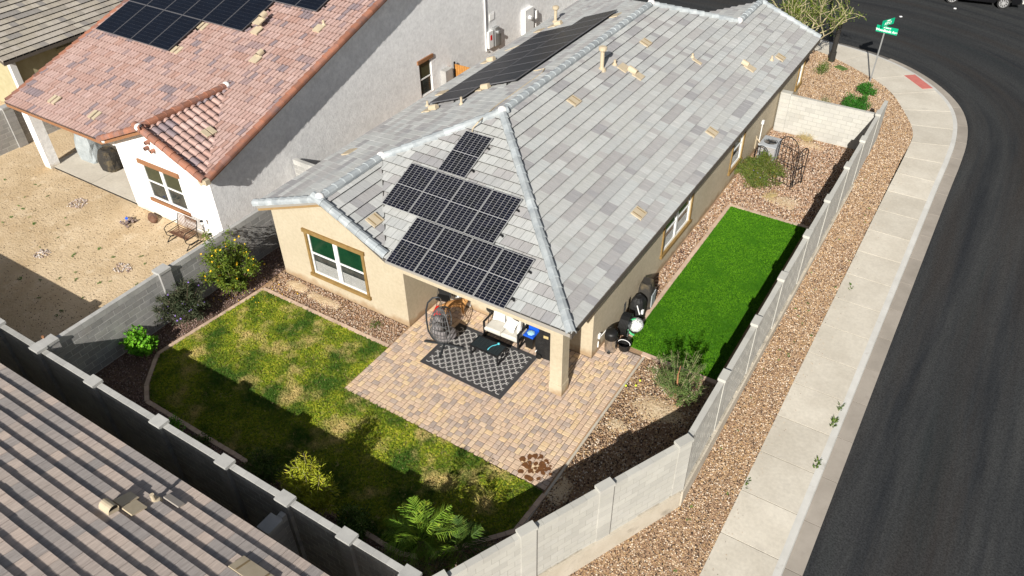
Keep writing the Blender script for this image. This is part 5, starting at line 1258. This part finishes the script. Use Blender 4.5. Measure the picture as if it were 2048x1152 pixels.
mb = MB(); mb.lathe([(.05,.12),(.2,.2),(.26,.36),(.2,.5),(.06,.56)], 10, c=(0,0,-.05)); mb.smooth = True; part('body', mb, 'white_bag', wb)
mb = MB(); mb.tube([(.23*math.cos(t)-.03,.16*math.sin(t)-.12,.3+.2*math.sin(t)) for t in np.linspace(1.5,4.6,9)], .035, 6); part('edge', mb, 'green_foil', wb); mb = MB(); mb.lathe([(.1,0),(.12,.1),(.05,.14)], 8); part('foot', mb, 'black', wb)
def cover(name, label, loc, rz, wx, wy, h, m, seed, top=.6, cat='covered grill', n=14, part_='cover', sq=.5):
    t = thing(name, label, cat, loc, rz); rr = random.Random(seed); mb = MB(); lv = [0, .12, .45, .72, .88, 1.0]; wd = [1.0, 1.02, 1.0, .94, .8, top]
    for z, w_ in zip(lv, wd):
        for k in range(n):
            a = 2*math.pi*k/n; c_, s__ = math.cos(a), math.sin(a); e_ = lambda v: math.copysign(abs(v)**sq, v)
            f = w_*rr.uniform(.93, 1.05); mb.v.append((wx/2*e_(c_)*f, wy/2*e_(s__)*f, h*z+rr.uniform(-.02,.02) if 0 < z else 0))
    mb.f = [(j*n+i, j*n+(i+1)%n, (j+1)*n+(i+1)%n, (j+1)*n+i) for j in range(len(lv)-1) for i in range(n)]+[tuple((len(lv)-1)*n+i for i in range(n))]; mb.m = [0]*len(mb.f); part(part_, mb, m, t); return t
cv1 = cover('grill_cover', 'black covered kettle grill against the side wall beyond the hose reel', (11.66,4.32,0), 0, .5, .62, .85, 'black_cover', 5, .45, sq=.8)
mb = MB(); mb.box((.2,-.2,.35),(.27,-.12,.5)); mb.bar((.1,-.33,.75),(.2,-.3,.4),.03); part('strap', mb, 'vinyl', cv1)
cv2 = cover('grill_cover', 'grey and black covered box grill furthest along the side wall', (11.62,5.02,0), .1, .5, .6, 1.0, 'brown_cover', 8, .7)
mb = MB(); mb.box((.24,-.2,.1),(.275,.2,.6)); part('side_panel', mb, 'grey_cover', cv2)
for k, (x, y) in enumerate([(12.75,1.25),(13.0,1.41),(13.02,1.66)]):
    mb = MB(); mb.lathe([(.005,-.034),(.024,-.024),(.034,0),(.024,.024),(.005,.034)], 10, c=(0,0,.055)); mb.smooth = True
    o = part('tennis_ball', mb, 'tennis', None, loc=(x, y, 0)); tag(o, ['yellow tennis ball closest to the patio edge','yellow tennis ball in the middle of the gravel trio','yellow tennis ball of the gravel trio furthest from the camera'][k], 'tennis ball', 'tennis balls on the gravel')
# ---------------------------------------------------------------- cooling unit
ac = thing('air_conditioner', 'grey outdoor cooling unit with a round fan grille by the side wall', 'air conditioner', (12.0,16.5,0))
mb = MB(); rbox(mb, (-.34,-.43,.05),(.34,.43,.8), .05); part('body', mb, 'hvac_fin', ac)
for k in range(11):
    z = .12+k*.06; mb = MB(); mb.box((-.352,-.442,z),(.352,.442,z+.02)); part('louvre', mb, 'hvac', ac)
mb = MB(); mb.box((.352,-.40,.1),(.356,-.2,.55)); part('service_panel', mb, 'hvac', ac)
mb = MB(); n = 24; o = 0
ring = lambda r, z, sq=False: [(max(-.37,min(.37, r*1.5*math.cos(t))) if sq else r*math.cos(t), max(-.46,min(.46, r*1.5*math.sin(t))) if sq else r*math.sin(t), z) for t in [2*math.pi*k/n for k in range(n)]]
A_ = ring(.5,.80,True); B_ = ring(.5,.86,True); C_ = ring(.29,.875); D_ = ring(.27,.80)
mb.v = A_+B_+C_+D_; mb.f = [(j*n+i, j*n+(i+1)%n, (j+1)*n+(i+1)%n, (j+1)*n+i) for j in range(3) for i in range(n)]; mb.m = [0]*len(mb.f); part('top', mb, 'hvac', ac)
mb = MB(); mb.lathe([(.27,.79),(.01,.785)], 20); part('fan_well', mb, 'black', ac)
mb = MB()
for r_i in (.07,.12,.17,.22,.27): mb.tube([(r_i*math.cos(t), r_i*math.sin(t), .872) for t in np.linspace(0, 6.283, 21)], .005, 4, cap=False)
for k in range(8): mb.tube([(0,0,.875),(.28*math.cos(k*.785),.28*math.sin(k*.785),.872)], .005, 4)
part('fan_grille', mb, 'dark', ac)
mb = MB()
for k in range(3):
    a = k*2.094; mb.quad([(.03*math.cos(a),.03*math.sin(a),.83),(.25*math.cos(a),.25*math.sin(a),.82),(.25*math.cos(a+.7),.25*math.sin(a+.7),.85),(.05*math.cos(a+.7),.05*math.sin(a+.7),.84)])
mb.tube([(0,0,.8),(0,0,.86)], .06, 10); part('fan', mb, 'charcoal', ac)
mb = MB(); mb.tube([(11.36,16.75,.7),(11.5,16.7,.6),(11.68,16.6,.3)], .03, 8); mb.tube([(11.36,16.6,.9),(11.36,16.6,.3)], .025, 6); tag(part('refrigerant_line', mb, 'beige_metal', None), 'beige insulated pipe running from the wall to the cooling unit', 'pipe')
# arched wire trellises
def trellis(label, p0, p1, h, name='trellis', bars=5):
    a = Vector((*p0, 0)); b = Vector((*p1, 0)); d = b-a; L = d.length; t = thing(name, label, 'trellis', a, math.atan2(d.y, d.x)); r = L/2
    mb = MB(); mb.tube([(0,0,0),(0,0,h-r)]+[(r-r*math.cos(k), 0, h-r+r*math.sin(k)) for k in np.linspace(.2, 2.94, 9)]+[(L,0,h-r),(L,0,0)], .02, 6); part('arch', mb, 'dark', t)
    mb = MB()
    for k in range(1, bars): x = L*k/bars; mb.tube([(x,0,.1),(x,0,h-r+math.sqrt(max(0,r*r-(x-r)**2)))], .011, 5)
    for z in (.12, h*.48, h-r): mb.tube([(0,0,z),(L,0,z)], .014, 5)
    part('lattice', mb, 'dark', t)
    mb = MB(); mb.tube([(r+r*.5*math.cos(k), .01, h*.48-.0+r*.5*math.sin(k)) for k in np.linspace(0, 3.14, 10)], .008, 5); part('scroll', mb, 'dark', t); return t
trellis('tall arched black wire trellis beside the cooling unit', (12.72,14.95), (13.56,14.62), 2.15)
trellis('low arched wire trellis in front of the cooling unit, half hidden by the shrub', (11.75,15.3), (12.3,15.15), 1.25, bars=3)
trellis('second wire trellis panel standing edge on behind the tall one', (13.6,14.75), (13.8,15.3), 1.7, bars=3)
# ---------------------------------------------------------------- neighbour yard things
be = thing('garden_bench', 'rusty metal slatted glider bench against the white wall', 'bench', (-4.66,-.62,0), .0)
for i in range(8):
    mb = MB(); y = -.24+i*.062; mb.box((-.52,y,.40-.05*math.sin(i/7*3.1)),(.52,y+.04,.412-.05*math.sin(i/7*3.1))); part('seat_slat', mb, 'rust', be)
for i in range(9):
    mb = MB(); z = .46+i*.052; y = .26+i*.016; mb.box((-.52,y,z),(.52,y+.012,z+.03)); part('back_slat', mb, 'rust', be)
for sx in (-.54, .54):
    mb = MB(); mb.tube([(sx,.38,.92),(sx,.24,.42),(sx,-.26,.40),(sx,-.32,.45)], .016, 6); mb.tube([(sx,.30,.66),(sx,-.2,.68),(sx,-.33,.6),(sx,-.3,.3),(sx,-.1,.12),(sx,.2,.12),(sx,.26,.42)], .016, 6); part('arm_frame', mb, 'dark', be)
    mb = MB(); mb.tube([(sx,-.38,0),(sx,-.2,.16),(sx,.2,.16),(sx,.36,0)], .018, 6); mb.tube([(sx,-.38,.012),(sx,.36,.012)], .016, 6); part('leg', mb, 'dark', be)
def sollight(label, loc, h=.72):
    t = thing('path_light', label, 'solar light', loc); mb = MB(); mb.tube([(0,0,0),(0,0,h-.18)], .012, 6); part('stake', mb, 'dark', t)
    mb = MB(); mb.lathe([(.02,h-.18),(.045,h-.14),(.05,h-.03)], 10); part('lens', mb, 'vinyl', t); mb = MB(); mb.lathe([(.065,h-.03),(.06,h),(.02,h+.03)], 10); part('cap', mb, 'dark', t)
sollight('small solar stake light at the corner of the white house beside the bench', (-3.85,-.22,0), 1.0)
sollight('small solar stake light by the far end of the long shaded wall', (-6.85,-6.75,0), .9)
sollight('small solar stake light behind the yellow flowered shrub', (-3.2,-.45,0), .8)
cover('grill_cover', 'large pale grey covered barbecue on the white house patio', (-13.25,1.5,.06), 0, 1.25, .72, 1.22, 'grey_cover', 3, .75)
cover('grill_cover', 'squat black and brown covered grill beside the pale grey cover', (-11.75,1.42,.06), 0, 1.0, .8, .92, 'brown_cover', 13, .5, sq=.75)
mb = MB(); rr = random.Random(3)
for k in range(26): 
    x, y = rr.gauss(0,.14), rr.gauss(0,.12); sz_ = rr.uniform(.02,.05); mb.box((x-sz_,y-sz_,0),(x+sz_,y+sz_,.02+rr.uniform(.0,.12)), rr.choice([0,0,0,0,0,0,0,1]), rot=Euler((rr.random(),rr.random(),rr.random())).to_matrix())
o = part('debris_heap', mb, ['rubble','blue'], None, loc=(-7.6,-.9,0)); tag(o, 'small heap of grey and white scraps with a blue bit near the white house', 'scrap heap')
mb = MB(); mb.lathe([(.05,0),(.3,.06),(.26,.16),(.06,.2)], 9); 
for i, v in enumerate(mb.v): mb.v[i] = (v[0]*1.25, v[1]*.6, v[2]+.03*math.sin(v[0]*14))
mb.smooth = True; o = part('leather_mat', mb, 'rust', None, loc=(-6.95,-.28,0), rz=-.4); tag(o, 'crumpled red brown mat lying on dirt below the white house window', 'mat')
for k, (x, a) in enumerate([(-1.72,.25),(-1.6,.1)]):
    mb = MB(); mb.bar((0,.22,.9),(a*.6,.10,1.98),.06,.045); o = part('timber_post', mb, 'wood', None, loc=(x-.15,-7.6,0)); tag(o, ['left one of two brown timber lengths leaning at the wall corner','right one of two brown timber lengths leaning at the wall corner'][k], 'timber', 'timber lengths at the wall corner')
mb = MB(); mb.lathe([(.12,0),(.12,.3),(.36,.5),(.4,.7),(.3,.9),(.05,.98)], 14); mb.smooth = True; o = part('kettle_grill', mb, MT['blue'] and 'charcoal', None, loc=(-23.6,3.9,0)); tag(o, 'dark blue grey domed kettle grill by the ochre house at the left edge', 'grill')
bk_ = thing('patio_chairs', 'white and black folding chair on the ochre house patio at the left edge', 'chair', (-21.6,4.3,0), .4)
mb = MB(); mb.box((-.25,-.25,.4),(.25,.25,.45)); mb.box((-.25,.25,.45),(.25,.3,.95)); part('seat', mb, 'vinyl', bk_)
for sx in (-.22,.22):
    for sy in (-.22,.22): mb = MB(); mb.bar((sx,sy,0),(sx,sy,.4),.04); part('leg', mb, 'black', bk_)
# ---------------------------------------------------------------- street furniture
def text(body, size, m, parent, loc, rot, name='lettering', ext=.002):
    c = bpy.data.curves.new(name, 'FONT'); c.body = body; c.size = size; c.align_x = 'CENTER'; c.align_y = 'CENTER'; c.extrude = ext; c.offset = .004; c.materials.append(MT[m])
    o = link(name, c, parent); o.location = loc; o.rotation_euler = rot; return o
sg = thing('street_sign', 'green street name sign with two crossed blades on a galvanised pole', 'street sign', (13.9,26.7,0), .0)
mb = MB(); mb.bar((0,0,0),(.02,0,2.85),.06); part('pole', mb, 'galv', sg)
b1 = MB(); rbox(b1, (-.5,-.006,-.16),(.5,.006,.16), .003); bl1 = part('name_blade', b1, 'sign_green', sg, loc=(.1,-.035,2.66), rz=R(-6))
text('Woodlands Ave', .155, 'sign_white', bl1, (0,-.012,-.05), (R(90),0,0)); text('N 10000 W', .07, 'sign_white', bl1, (0,-.012,.09), (R(90),0,0))
b2 = MB(); rbox(b2, (-.42,-.006,-.15),(.42,.006,.15), .003); bl2 = part('name_blade', b2, 'sign_green', sg, loc=(.05,.05,3.0), rz=R(62))
text('AYF LT', .15, 'sign_white', bl2, (0,-.012,-.04), (R(90),0,0)); text('E 10000 S', .065, 'sign_white', bl2, (0,-.012,.09), (R(90),0,0))
lp = thing('street_lamp', 'thick dark lamp post standing behind the desert tree at the corner', 'lamp post', (11.56,28.3,0))
mb = MB(); mb.tube([(0,0,0),(0,0,8)], [.13,.09], 12); part('pole', mb, 'darkpole', lp); mb = MB(); mb.tube([(0,0,0),(0,0,.5)], .17, 12); part('base', mb, 'darkpole', lp)
mb = MB(); mb.tube([(0,0,7.9),(.6,.5,8.1)], .04, 8); mb.box((.5,.4,8.02),(1.0,.8,8.14)); part('lamp_head', mb, 'darkpole', lp)
mb = MB(); rbox(mb, (-.3,-.2,0),(.3,.2,.04), .01); o = part('utility_lid', mb, 'leaf_s', None, loc=(12.24,27.6,0), rz=-.5); tag(o, 'flat grey green utility box lid in the corner gravel', 'utility lid')
# parked car at the far kerb (heading -X, slightly turned)
car = thing('parked_car', 'black parked car at the far kerb, only its rear wheel and sill in view', 'car', (16.65,42.05,-.11), R(10))
# car local frame: +X rear, width along Y, side facing camera is -Y
prof = [(-2.25,.45),(-2.2,.75),(-1.5,.95),(-.9,1.42),(.8,1.5),(1.7,1.2),(2.2,1.05),(2.3,.7),(2.25,.35),(1.85,.28),(1.75,.55),(1.52,.68),(1.25,.68),(1.02,.55),(.92,.28),(-.95,.28),(-1.05,.55),(-1.28,.68),(-1.55,.68),(-1.78,.55),(-1.88,.28),(-2.2,.32)]
mb = MB(); gprism(mb, 'y', -.9, 1.8, prof); part('body', mb, 'carpaint', car)
wm_ = MB(); gprism(wm_, 'y', -.905, .004, [(-.85,1.0),(-.6,1.36),(.7,1.42),(1.35,1.05)]); part('side_window', wm_, 'glass', car)
for x in (-1.41, 1.38):
    for y in (-.86, .86):
        sg_ = 1 if y > 0 else -1
        mb = MB(); mb.tube([(x,y-.1,.34),(x,y+.1,.34)], .34, 22); wv = part('wheel', mb, 'tyre', car)
        mb = MB()
        mb.tube([(x,y+sg_*.085,.34),(x,y+sg_*.104,.34)], .07, 12)
        for k in range(10):
            a = k*.628; mb.bar((x+.05*math.cos(a), y+sg_*.1, .34+.05*math.sin(a)), (x+.23*math.cos(a), y+sg_*.1, .34+.23*math.sin(a)), .012, .045, upv=(-math.sin(a),0,math.cos(a)))
        mb.tube([(x+.235*math.cos(t), y+sg_*.1, .34+.235*math.sin(t)) for t in np.linspace(0, 6.283, 21)], .018, 6, cap=False); part('rim', mb, 'alloy', wv)
for y in (-.87,.6): mb = MB(); mb.box((2.18,y,.72),(2.32,y+.27,.9)); part('tail_lamp', mb, 'redlamp', car)
mb = MB(); mb.box((2.1,-.88,.3),(2.36,.88,.5)); part('bumper', mb, 'black', car)
# litter specks on the road
for k, (x, y) in enumerate([(15.8,40.0),(13.3,37.0)]):
    mb = MB(); rbox(mb, (-.07,-.05,0),(.07,.05,.05), .01); o = part('litter', mb, 'vinyl', None, loc=(x, y, -.105), rz=k*.7); tag(o, ['white scrap on the asphalt near the parked car','white scrap on the asphalt in the middle of the bend'][k], 'litter')
# ================================================================ PLANTS
def leaves_mesh(name, C, D, ln, wd, m, seed=0, fold=True):
    """C: centres Nx3, D: directions Nx3; one pointed leaf each (two triangles folded on the midrib)"""
    g = np.random.default_rng(seed); N = len(C); D = D/np.linalg.norm(D, axis=1, keepdims=True)
    r = g.normal(size=(N,3)); S = np.cross(D, r); S /= np.linalg.norm(S, axis=1, keepdims=True)+1e-9; Nn = np.cross(S, D)
    L = ln*g.uniform(.65, 1.3, (N,1)); W = wd*g.uniform(.7, 1.25, (N,1))
    a = C-D*L*.5; b = C+D*L*.5; c = C+S*W*.5+Nn*W*.18; d = C-S*W*.5+Nn*W*.18
    V = np.stack([a, c, b, d], 1).reshape(-1, 3); F = np.empty((N*2, 3), np.int32); k = np.arange(N)*4
    F[0::2] = np.stack([k, k+1, k+2], 1); F[1::2] = np.stack([k, k+2, k+3], 1)
    me = bpy.data.meshes.new(name); me.vertices.add(len(V)); me.vertices.foreach_set('co', V.astype(np.float32).ravel())
    me.loops.add(len(F)*3); me.loops.foreach_set('vertex_index', F.ravel()); me.polygons.add(len(F)); me.polygons.foreach_set('loop_start', np.arange(len(F))*3)
    me.polygons.foreach_set('loop_total', np.full(len(F), 3, np.int32)); me.materials.append(MT[m]); me.update(); me.validate(); return me
def shrub(name, label, cat, loc, rx, ry, h, nstem, nleaf, ln, wd, leaf, bark='bark', flowers=None, z0_=.1, spread=1., droop=0, jit=.07, r0=.012, seed=1, upright=.35, start=.3, sub=3, shade=None, group=None):
    g = random.Random(seed); gn = np.random.default_rng(seed); t = thing(name, label, cat, loc, 0, group); tw_ = MB(); C = []; D = []; tips = []
    for k in range(nstem):
        a = g.uniform(0, 6.283); el = g.random()**.7; R_ = (.25+.75*el); zt = h*(1-.62*el**2.0)*g.uniform(.72, 1.05)
        tip = Vector((math.cos(a)*rx*R_*g.uniform(.8,1.1), math.sin(a)*ry*R_*g.uniform(.8,1.1), zt)); b = Vector((math.cos(a)*.05, math.sin(a)*.05, 0))
        mid = b.lerp(tip, .5)+Vector((0,0,h*upright*g.uniform(.1,.5))); pts = []
        for i in range(7):
            u = i/6; p = b*(1-u)**2+mid*2*u*(1-u)+tip*u*u; p.z -= droop*u**3*g.uniform(.5,1.2); p.z = max(p.z, .03 if i else 0); pts.append(p)
        tw_.tube(pts, [r0*(1-.8*i/6) for i in range(7)], 5, cap=False); br = [pts]
        for q in range(sub):
            i = g.randint(2, 5); p0 = pts[i]; v = Vector((g.gauss(0,1), g.gauss(0,1), g.gauss(.3,.7))).normalized()*g.uniform(.12,.34)*max(rx,ry)
            p2 = [p0, p0+v*.5+Vector((0,0,.02)), p0+v]; p2 = [Vector((p.x,p.y,max(.03,p.z))) for p in p2]; tw_.tube(p2, [r0*.45, r0*.3, r0*.12], 4, cap=False); br.append(p2)
        tips += [b_[-1] for b_ in br]
        per = nleaf//(nstem*(sub+1))
        for b_ in br:
            for q in range(per):
                u = g.uniform(start if b_ is pts else 0, 1)**.8*(len(b_)-1); i = min(int(u), len(b_)-2); p = b_[i].lerp(b_[i+1], u-i); d = (b_[i+1]-b_[i]).normalized()
                o = Vector((g.gauss(0,jit), g.gauss(0,jit), g.gauss(0,jit))); p = p+o
                if p.z < .02: p.z = g.uniform(.02,.08)
                C.append(p); D.append(d*.6+o.normalized()*1.0+Vector((0,0,-.15)))
    part('trunk', tw_, bark, t)
    link('crown', leaves_mesh('crown', np.array(C), np.array(D), ln, wd, leaf, seed), t)
    if flowers:
        m, nf, sz_ = flowers; fl = MB()
        for k in range(nf):
            p = Vector(g.choice(tips if g.random() < .6 else C))+Vector((g.gauss(0,.05),g.gauss(0,.05),g.uniform(.0,.08))); ax = Vector((g.gauss(0,.7),g.gauss(0,.7)-.4,1)).normalized(); e1 = ax.orthogonal().normalized(); e2 = ax.cross(e1)
            for q in range(5):
                a = q*1.2566; v = e1*math.cos(a)+e2*math.sin(a); s_ = e1*-math.sin(a)+e2*math.cos(a)
                fl.quad([p, p+v*sz_*.6+s_*sz_*.35+ax*sz_*.3, p+v*sz_+ax*sz_*.45, p+v*sz_*.6-s_*sz_*.35+ax*sz_*.3])
        part('flowers', fl, m, t)
    return t
shrub('flowering_shrub', 'tall shrub with yellow trumpet flowers against the party wall', 'shrub', (-.62,-1.8,0), 1.05, 1.05, 2.9, 36, 10500, .095, .04, 'leaf_y', flowers=('petal_y', 85, .042), seed=3, droop=.15, start=.15)
shrub('flowering_shrub', 'dark leaved shrub with small purple flowers below the party wall', 'shrub', (-.95,-3.6,0), .85, 1.05, 1.65, 38, 8800, .12, .022, 'leaf_d', flowers=('petal_p', 42, .032), seed=5, droop=.25, jit=.06)
shrub('shrub', 'small bright green leafy shrub at the shaded end of the party wall', 'shrub', (-.82,-5.4,0), .55, .55, 1.05, 20, 1900, .12, .085, 'leaf_g', seed=7, jit=.06)
shrub('shrub', 'yellowing feathery shrub with its top in sunlight behind the long shaded wall', 'shrub', (8.0,-6.95,0), .85, .65, 2.35, 34, 5600, .12, .022, 'leaf_o', seed=9, droop=.3, jit=.075, bark='twig')
shrub('shrub', 'low dark spreading shrub in full shade left of the yellowing shrub', 'shrub', (6.0,-6.75,0), .8, .5, .75, 24, 3600, .09, .022, 'leaf_m', seed=11)
shrub('shrub', 'dark green bushy shrub in shade between the yellowing shrub and the palm', 'shrub', (9.35,-6.85,0), .7, .45, .95, 24, 3200, .08, .04, 'leaf_m', flowers=('petal_y', 6, .03), seed=13)
shrub('shrub', 'tiny green plant with thin stalks in the shaded bed by the lawn edging', 'plant', (2.6,-6.95,0), .25, .2, .5, 8, 260, .07, .04, 'leaf_g', seed=15)
shrub('shrub', 'low dark green ground plant behind the shaded lawn edging', 'plant', (3.6,-6.95,0), .4, .2, .25, 10, 420, .06, .04, 'leaf_m', seed=16)
shrub('flowering_shrub', 'rounded olive shrub with a few lilac flowers in front of the cooling unit', 'shrub', (12.25,14.35,0), 1.2, .95, 1.45, 42, 9500, .09, .032, 'leaf_q', flowers=('petal_p', 12, .035), seed=17, droop=.2)
shrub('round_shrub', 'small clipped round green shrub beside the street sign', 'shrub', (14.05,25.1,0), .46, .42, .62, 26, 3600, .055, .04, 'leaf_h', seed=19, jit=.05, start=.1)
shrub('round_shrub', 'wider clipped green shrub behind the sunlit cross wall', 'shrub', (14.0,23.0,0), .82, .6, .85, 34, 6400, .055, .04, 'leaf_h', seed=21, jit=.06, start=.1)
shrub('shrub', 'thin grey desert plant in the corner gravel behind the cross wall', 'plant', (12.6,23.1,0), .35, .3, .35, 14, 260, .06, .015, 'leaf_s', bark='twig', seed=23)
shrub('shrub', 'sparse dark shrub at the far corner of the cream house', 'shrub', (11.6,26.3,0), .45, .45, .8, 16, 900, .06, .03, 'leaf_m', seed=25, bark='twig')
shrub('shrub', 'dry tan grass clump at the foot of the cross wall', 'grass clump', (12.9,19.0,0), .5, .22, .28, 22, 700, .12, .008, 'straw', bark='straw', seed=27)
shrub('shrub', 'flat dry grass tuft near the trellis', 'grass clump', (13.1,13.6,0), .4, .35, .14, 16, 420, .12, .008, 'straw', bark='straw', seed=28)
shrub('shrub', 'tiny green sprigs in the gravel under the back window', 'plant', (4.6,-.55,0), .22, .15, .12, 8, 150, .05, .025, 'leaf_m', seed=29)
shrub('shrub', 'leafy twiggy plant on the driveway side beyond the grey roof', 'plant', (-.6,24.4,0), .6, .5, .9, 14, 800, .06, .03, 'leaf_m', bark='twig', seed=31)
def tree(label, cat, loc, h, rad, nb, nleaf, ln, wd, leaf, bark, seed, trunk_h, r0, up=.6, tr=.05, name='tree', levels=3, twig_r=.006, lean=0):
    g = random.Random(seed); t = thing(name, label, cat, loc); tb = MB(); tw_ = MB(); C = []; D = []
    def grow(p, d, L, r, lv):
        n = 5; pts = [p]; 
        for i in range(n):
            d = (d+Vector((g.gauss(0,.16), g.gauss(0,.16), g.gauss(.03,.12)))).normalized(); p = p+d*L/n; pts.append(p)
        (tb if lv == 0 else tw_).tube(pts, [max(twig_r*.5, r*(1-.55*i/n)) for i in range(n+1)], 7 if lv == 0 else 4, cap=False)
        if lv >= levels-1:
            for q in range(int(nleaf/(nb*3**(levels-1)))+1):
                u = g.uniform(.1,1)*n; i = min(int(u), n-1); c = pts[i].lerp(pts[i+1], u-i)+Vector((g.gauss(0,tr),g.gauss(0,tr),g.gauss(0,tr))); C.append(c); D.append(d+Vector((g.gauss(0,.6),g.gauss(0,.6),g.gauss(0,.6))))
        if lv < levels:
            for q in range(nb if lv == 0 else 3):
                i = n if lv == 0 else g.randint(2, n); v = Vector((g.gauss(0,1), g.gauss(0,1), g.gauss(up,.45))).normalized(); dd = (d*.55+v*.85).normalized()
                grow(pts[i] if lv else pts[g.randint(n-1, n)], dd, L*g.uniform(.55,.8) if lv else rad*g.uniform(.55,.75), r*.5, lv+1)
    grow(Vector((0,0,0)), Vector((lean,0,1)), trunk_h, r0, 0)
    tr_ = part('trunk', tb, bark, t); part('branches', tw_, 'twig' if bark != 'bark' else 'twig', t)
    link('crown', leaves_mesh('crown', np.array(C), np.array(D), ln, wd, leaf, seed), t); return t
yt = shrub('young_tree', 'young wispy grey green tree with a reddish stem in the corner gravel', 'small tree', (14.15,1.62,0), 1.05, 1.0, 2.0, 42, 7600, .075, .018, 'leaf_s', bark='twig', seed=41, jit=.035, upright=.15, start=.15, sub=3, r0=.010)
mb = MB(); mb.tube([(0,0,0),(.02,.01,.4),(-.01,.03,.9),(.03,.0,1.3)], [.035,.03,.02,.008], 7); part('stem', mb, 'bark_red', yt)
tree('spreading sparse desert tree with pale twigs behind the far corner of the grey roof', 'tree', (10.6,26.2,0), 4, 2.9, 12, 5200, .10, .03, 'leaf_y', 'bark', 47, 1.6, .11, up=.55, levels=3, twig_r=.026, tr=.09)
# palms: every frond a part
def palm(label, loc, nf, Lm, seed, dark):
    pm_ = thing('palm', label, 'palm', loc)
    mb = MB(); mb.tube([(0,0,0),(0,0,.35),(0,0,.65)], [.15,.13,.08], 10); part('trunk', mb, 'bark', pm_)
    g = random.Random(seed)
    for k in range(nf):
        az = k*2.399+g.uniform(-.2,.2); el = R(84-66*((k/nf)**.8)); L = Lm*g.uniform(.8, 1.12); mb = MB(); pts = []; p = Vector((0,0,.6)); d = Vector((math.cos(az)*math.cos(el), math.sin(az)*math.cos(el), math.sin(el)))
        n = 12; dr_ = g.uniform(.05,.14)
        for i in range(n+1):
            pts.append(p.copy()); d = (d+Vector((0,0,-dr_-.03*(k/nf)))).normalized(); p = p+d*L/n
        mb.tube(pts, [.013*(1-.8*i/n) for i in range(n+1)], 4, cap=False); sd_ = Vector((-math.sin(az), math.cos(az), 0))
        for i in range(5, n*2):
            u = i/2; j = min(int(u), n-1); c = pts[j].lerp(pts[j+1], u-j); dd = (pts[j+1]-pts[j]).normalized(); l = .40*math.sin(math.pi*min(1,(i/(n*2))*.88+.12))**.6*g.uniform(.75,1.1)
            for sx in (-1, 1):
                if g.random() < .08: continue
                v = (sd_*sx*g.uniform(.7,1)+dd*.8+Vector((0,0,g.uniform(-.05,.28)))).normalized(); e_ = c+v*l; e_.z -= l*g.uniform(.1,.4); wv = dd*.009
                mb.add([c-wv, c+wv, c.lerp(e_, .5)+wv*1.1+Vector((0,0,.02)), e_, c.lerp(e_, .5)-wv*1.1], [(0,1,2,3,4)])
        part('frond', mb, 'leaf_m' if g.random() < dark else 'leaf_palm', pm_)
palm('larger young palm with arching feathery fronds in the shaded rear corner', (11.05,-6.45,0), 26, 1.28, 6, .3)
palm('smaller darker young palm touching the larger one, nearer the diagonal wall', (12.0,-6.15,0), 15, 1.0, 9, .6)
# bare tan soil showing through the gravel
for k, (x, y, rx_, ry_) in enumerate([(13.9,.9,.85,.55),(13.2,-.2,.35,.3),(12.95,-3.0,.3,.5),(13.6,13.6,.7,.5),(13.2,18.7,.8,.35),(2.2,-.45,.9,.22),(.9,-.35,.6,.25)]):
    g = random.Random(k); mb = MB(); n = 14; o = [(x, y, .020)]
    for f_, z_ in ((.45,.016),(.8,.006),(1.0,-.014)):
        for i in range(n):
            a = 6.283*i/n; r_ = g.uniform(.75,1.15)*f_; o.append((x+rx_*r_*math.cos(a), y+ry_*r_*math.sin(a), z_))
    mb.add(o, [(0,1+i,1+(i+1)%n) for i in range(n)]+[(1+j*n+i, 1+(j+1)*n+i, 1+(j+1)*n+(i+1)%n, 1+j*n+(i+1)%n) for j in range(2) for i in range(n)]); mb.smooth = True
    part('soil_patch', mb, 'dirt', None, kind='structure')

scatter('fallen_petals', poly_mesh('p', [[(-1.3,-2.6),(1.3,-2.2),(1.5,-.6),(-.9,-.6)]], lambda x, y: .03), 16, 'petal_y', 'stone', .02, 51, lo=(.6,.6,.15), hi=(1.3,1.1,.3), label='fallen yellow petals round the foot of the yellow flowered shrub')
scatter('lawn_litter', poly_mesh('p', [LAWNA, LAWNC], lambda x, y: .035), 5, 'straw', 'stone', .016, 52, lo=(.6,.5,.15), hi=(1.8,.9,.3), label='dry leaf bits scattered over the back lawn')
scatter('pavement_grit', poly_mesh('p', [[(16.88,y0_),(17.35,y0_),(17.35,y0_+2),(16.88,y0_+2)] for y0_ in range(-6, 20, 2)], lambda x, y: zs(y)+.006), 14, 'stone', 'stone', .011, 53, label='stray gravel grit spilled on the inner edge of the pavement')
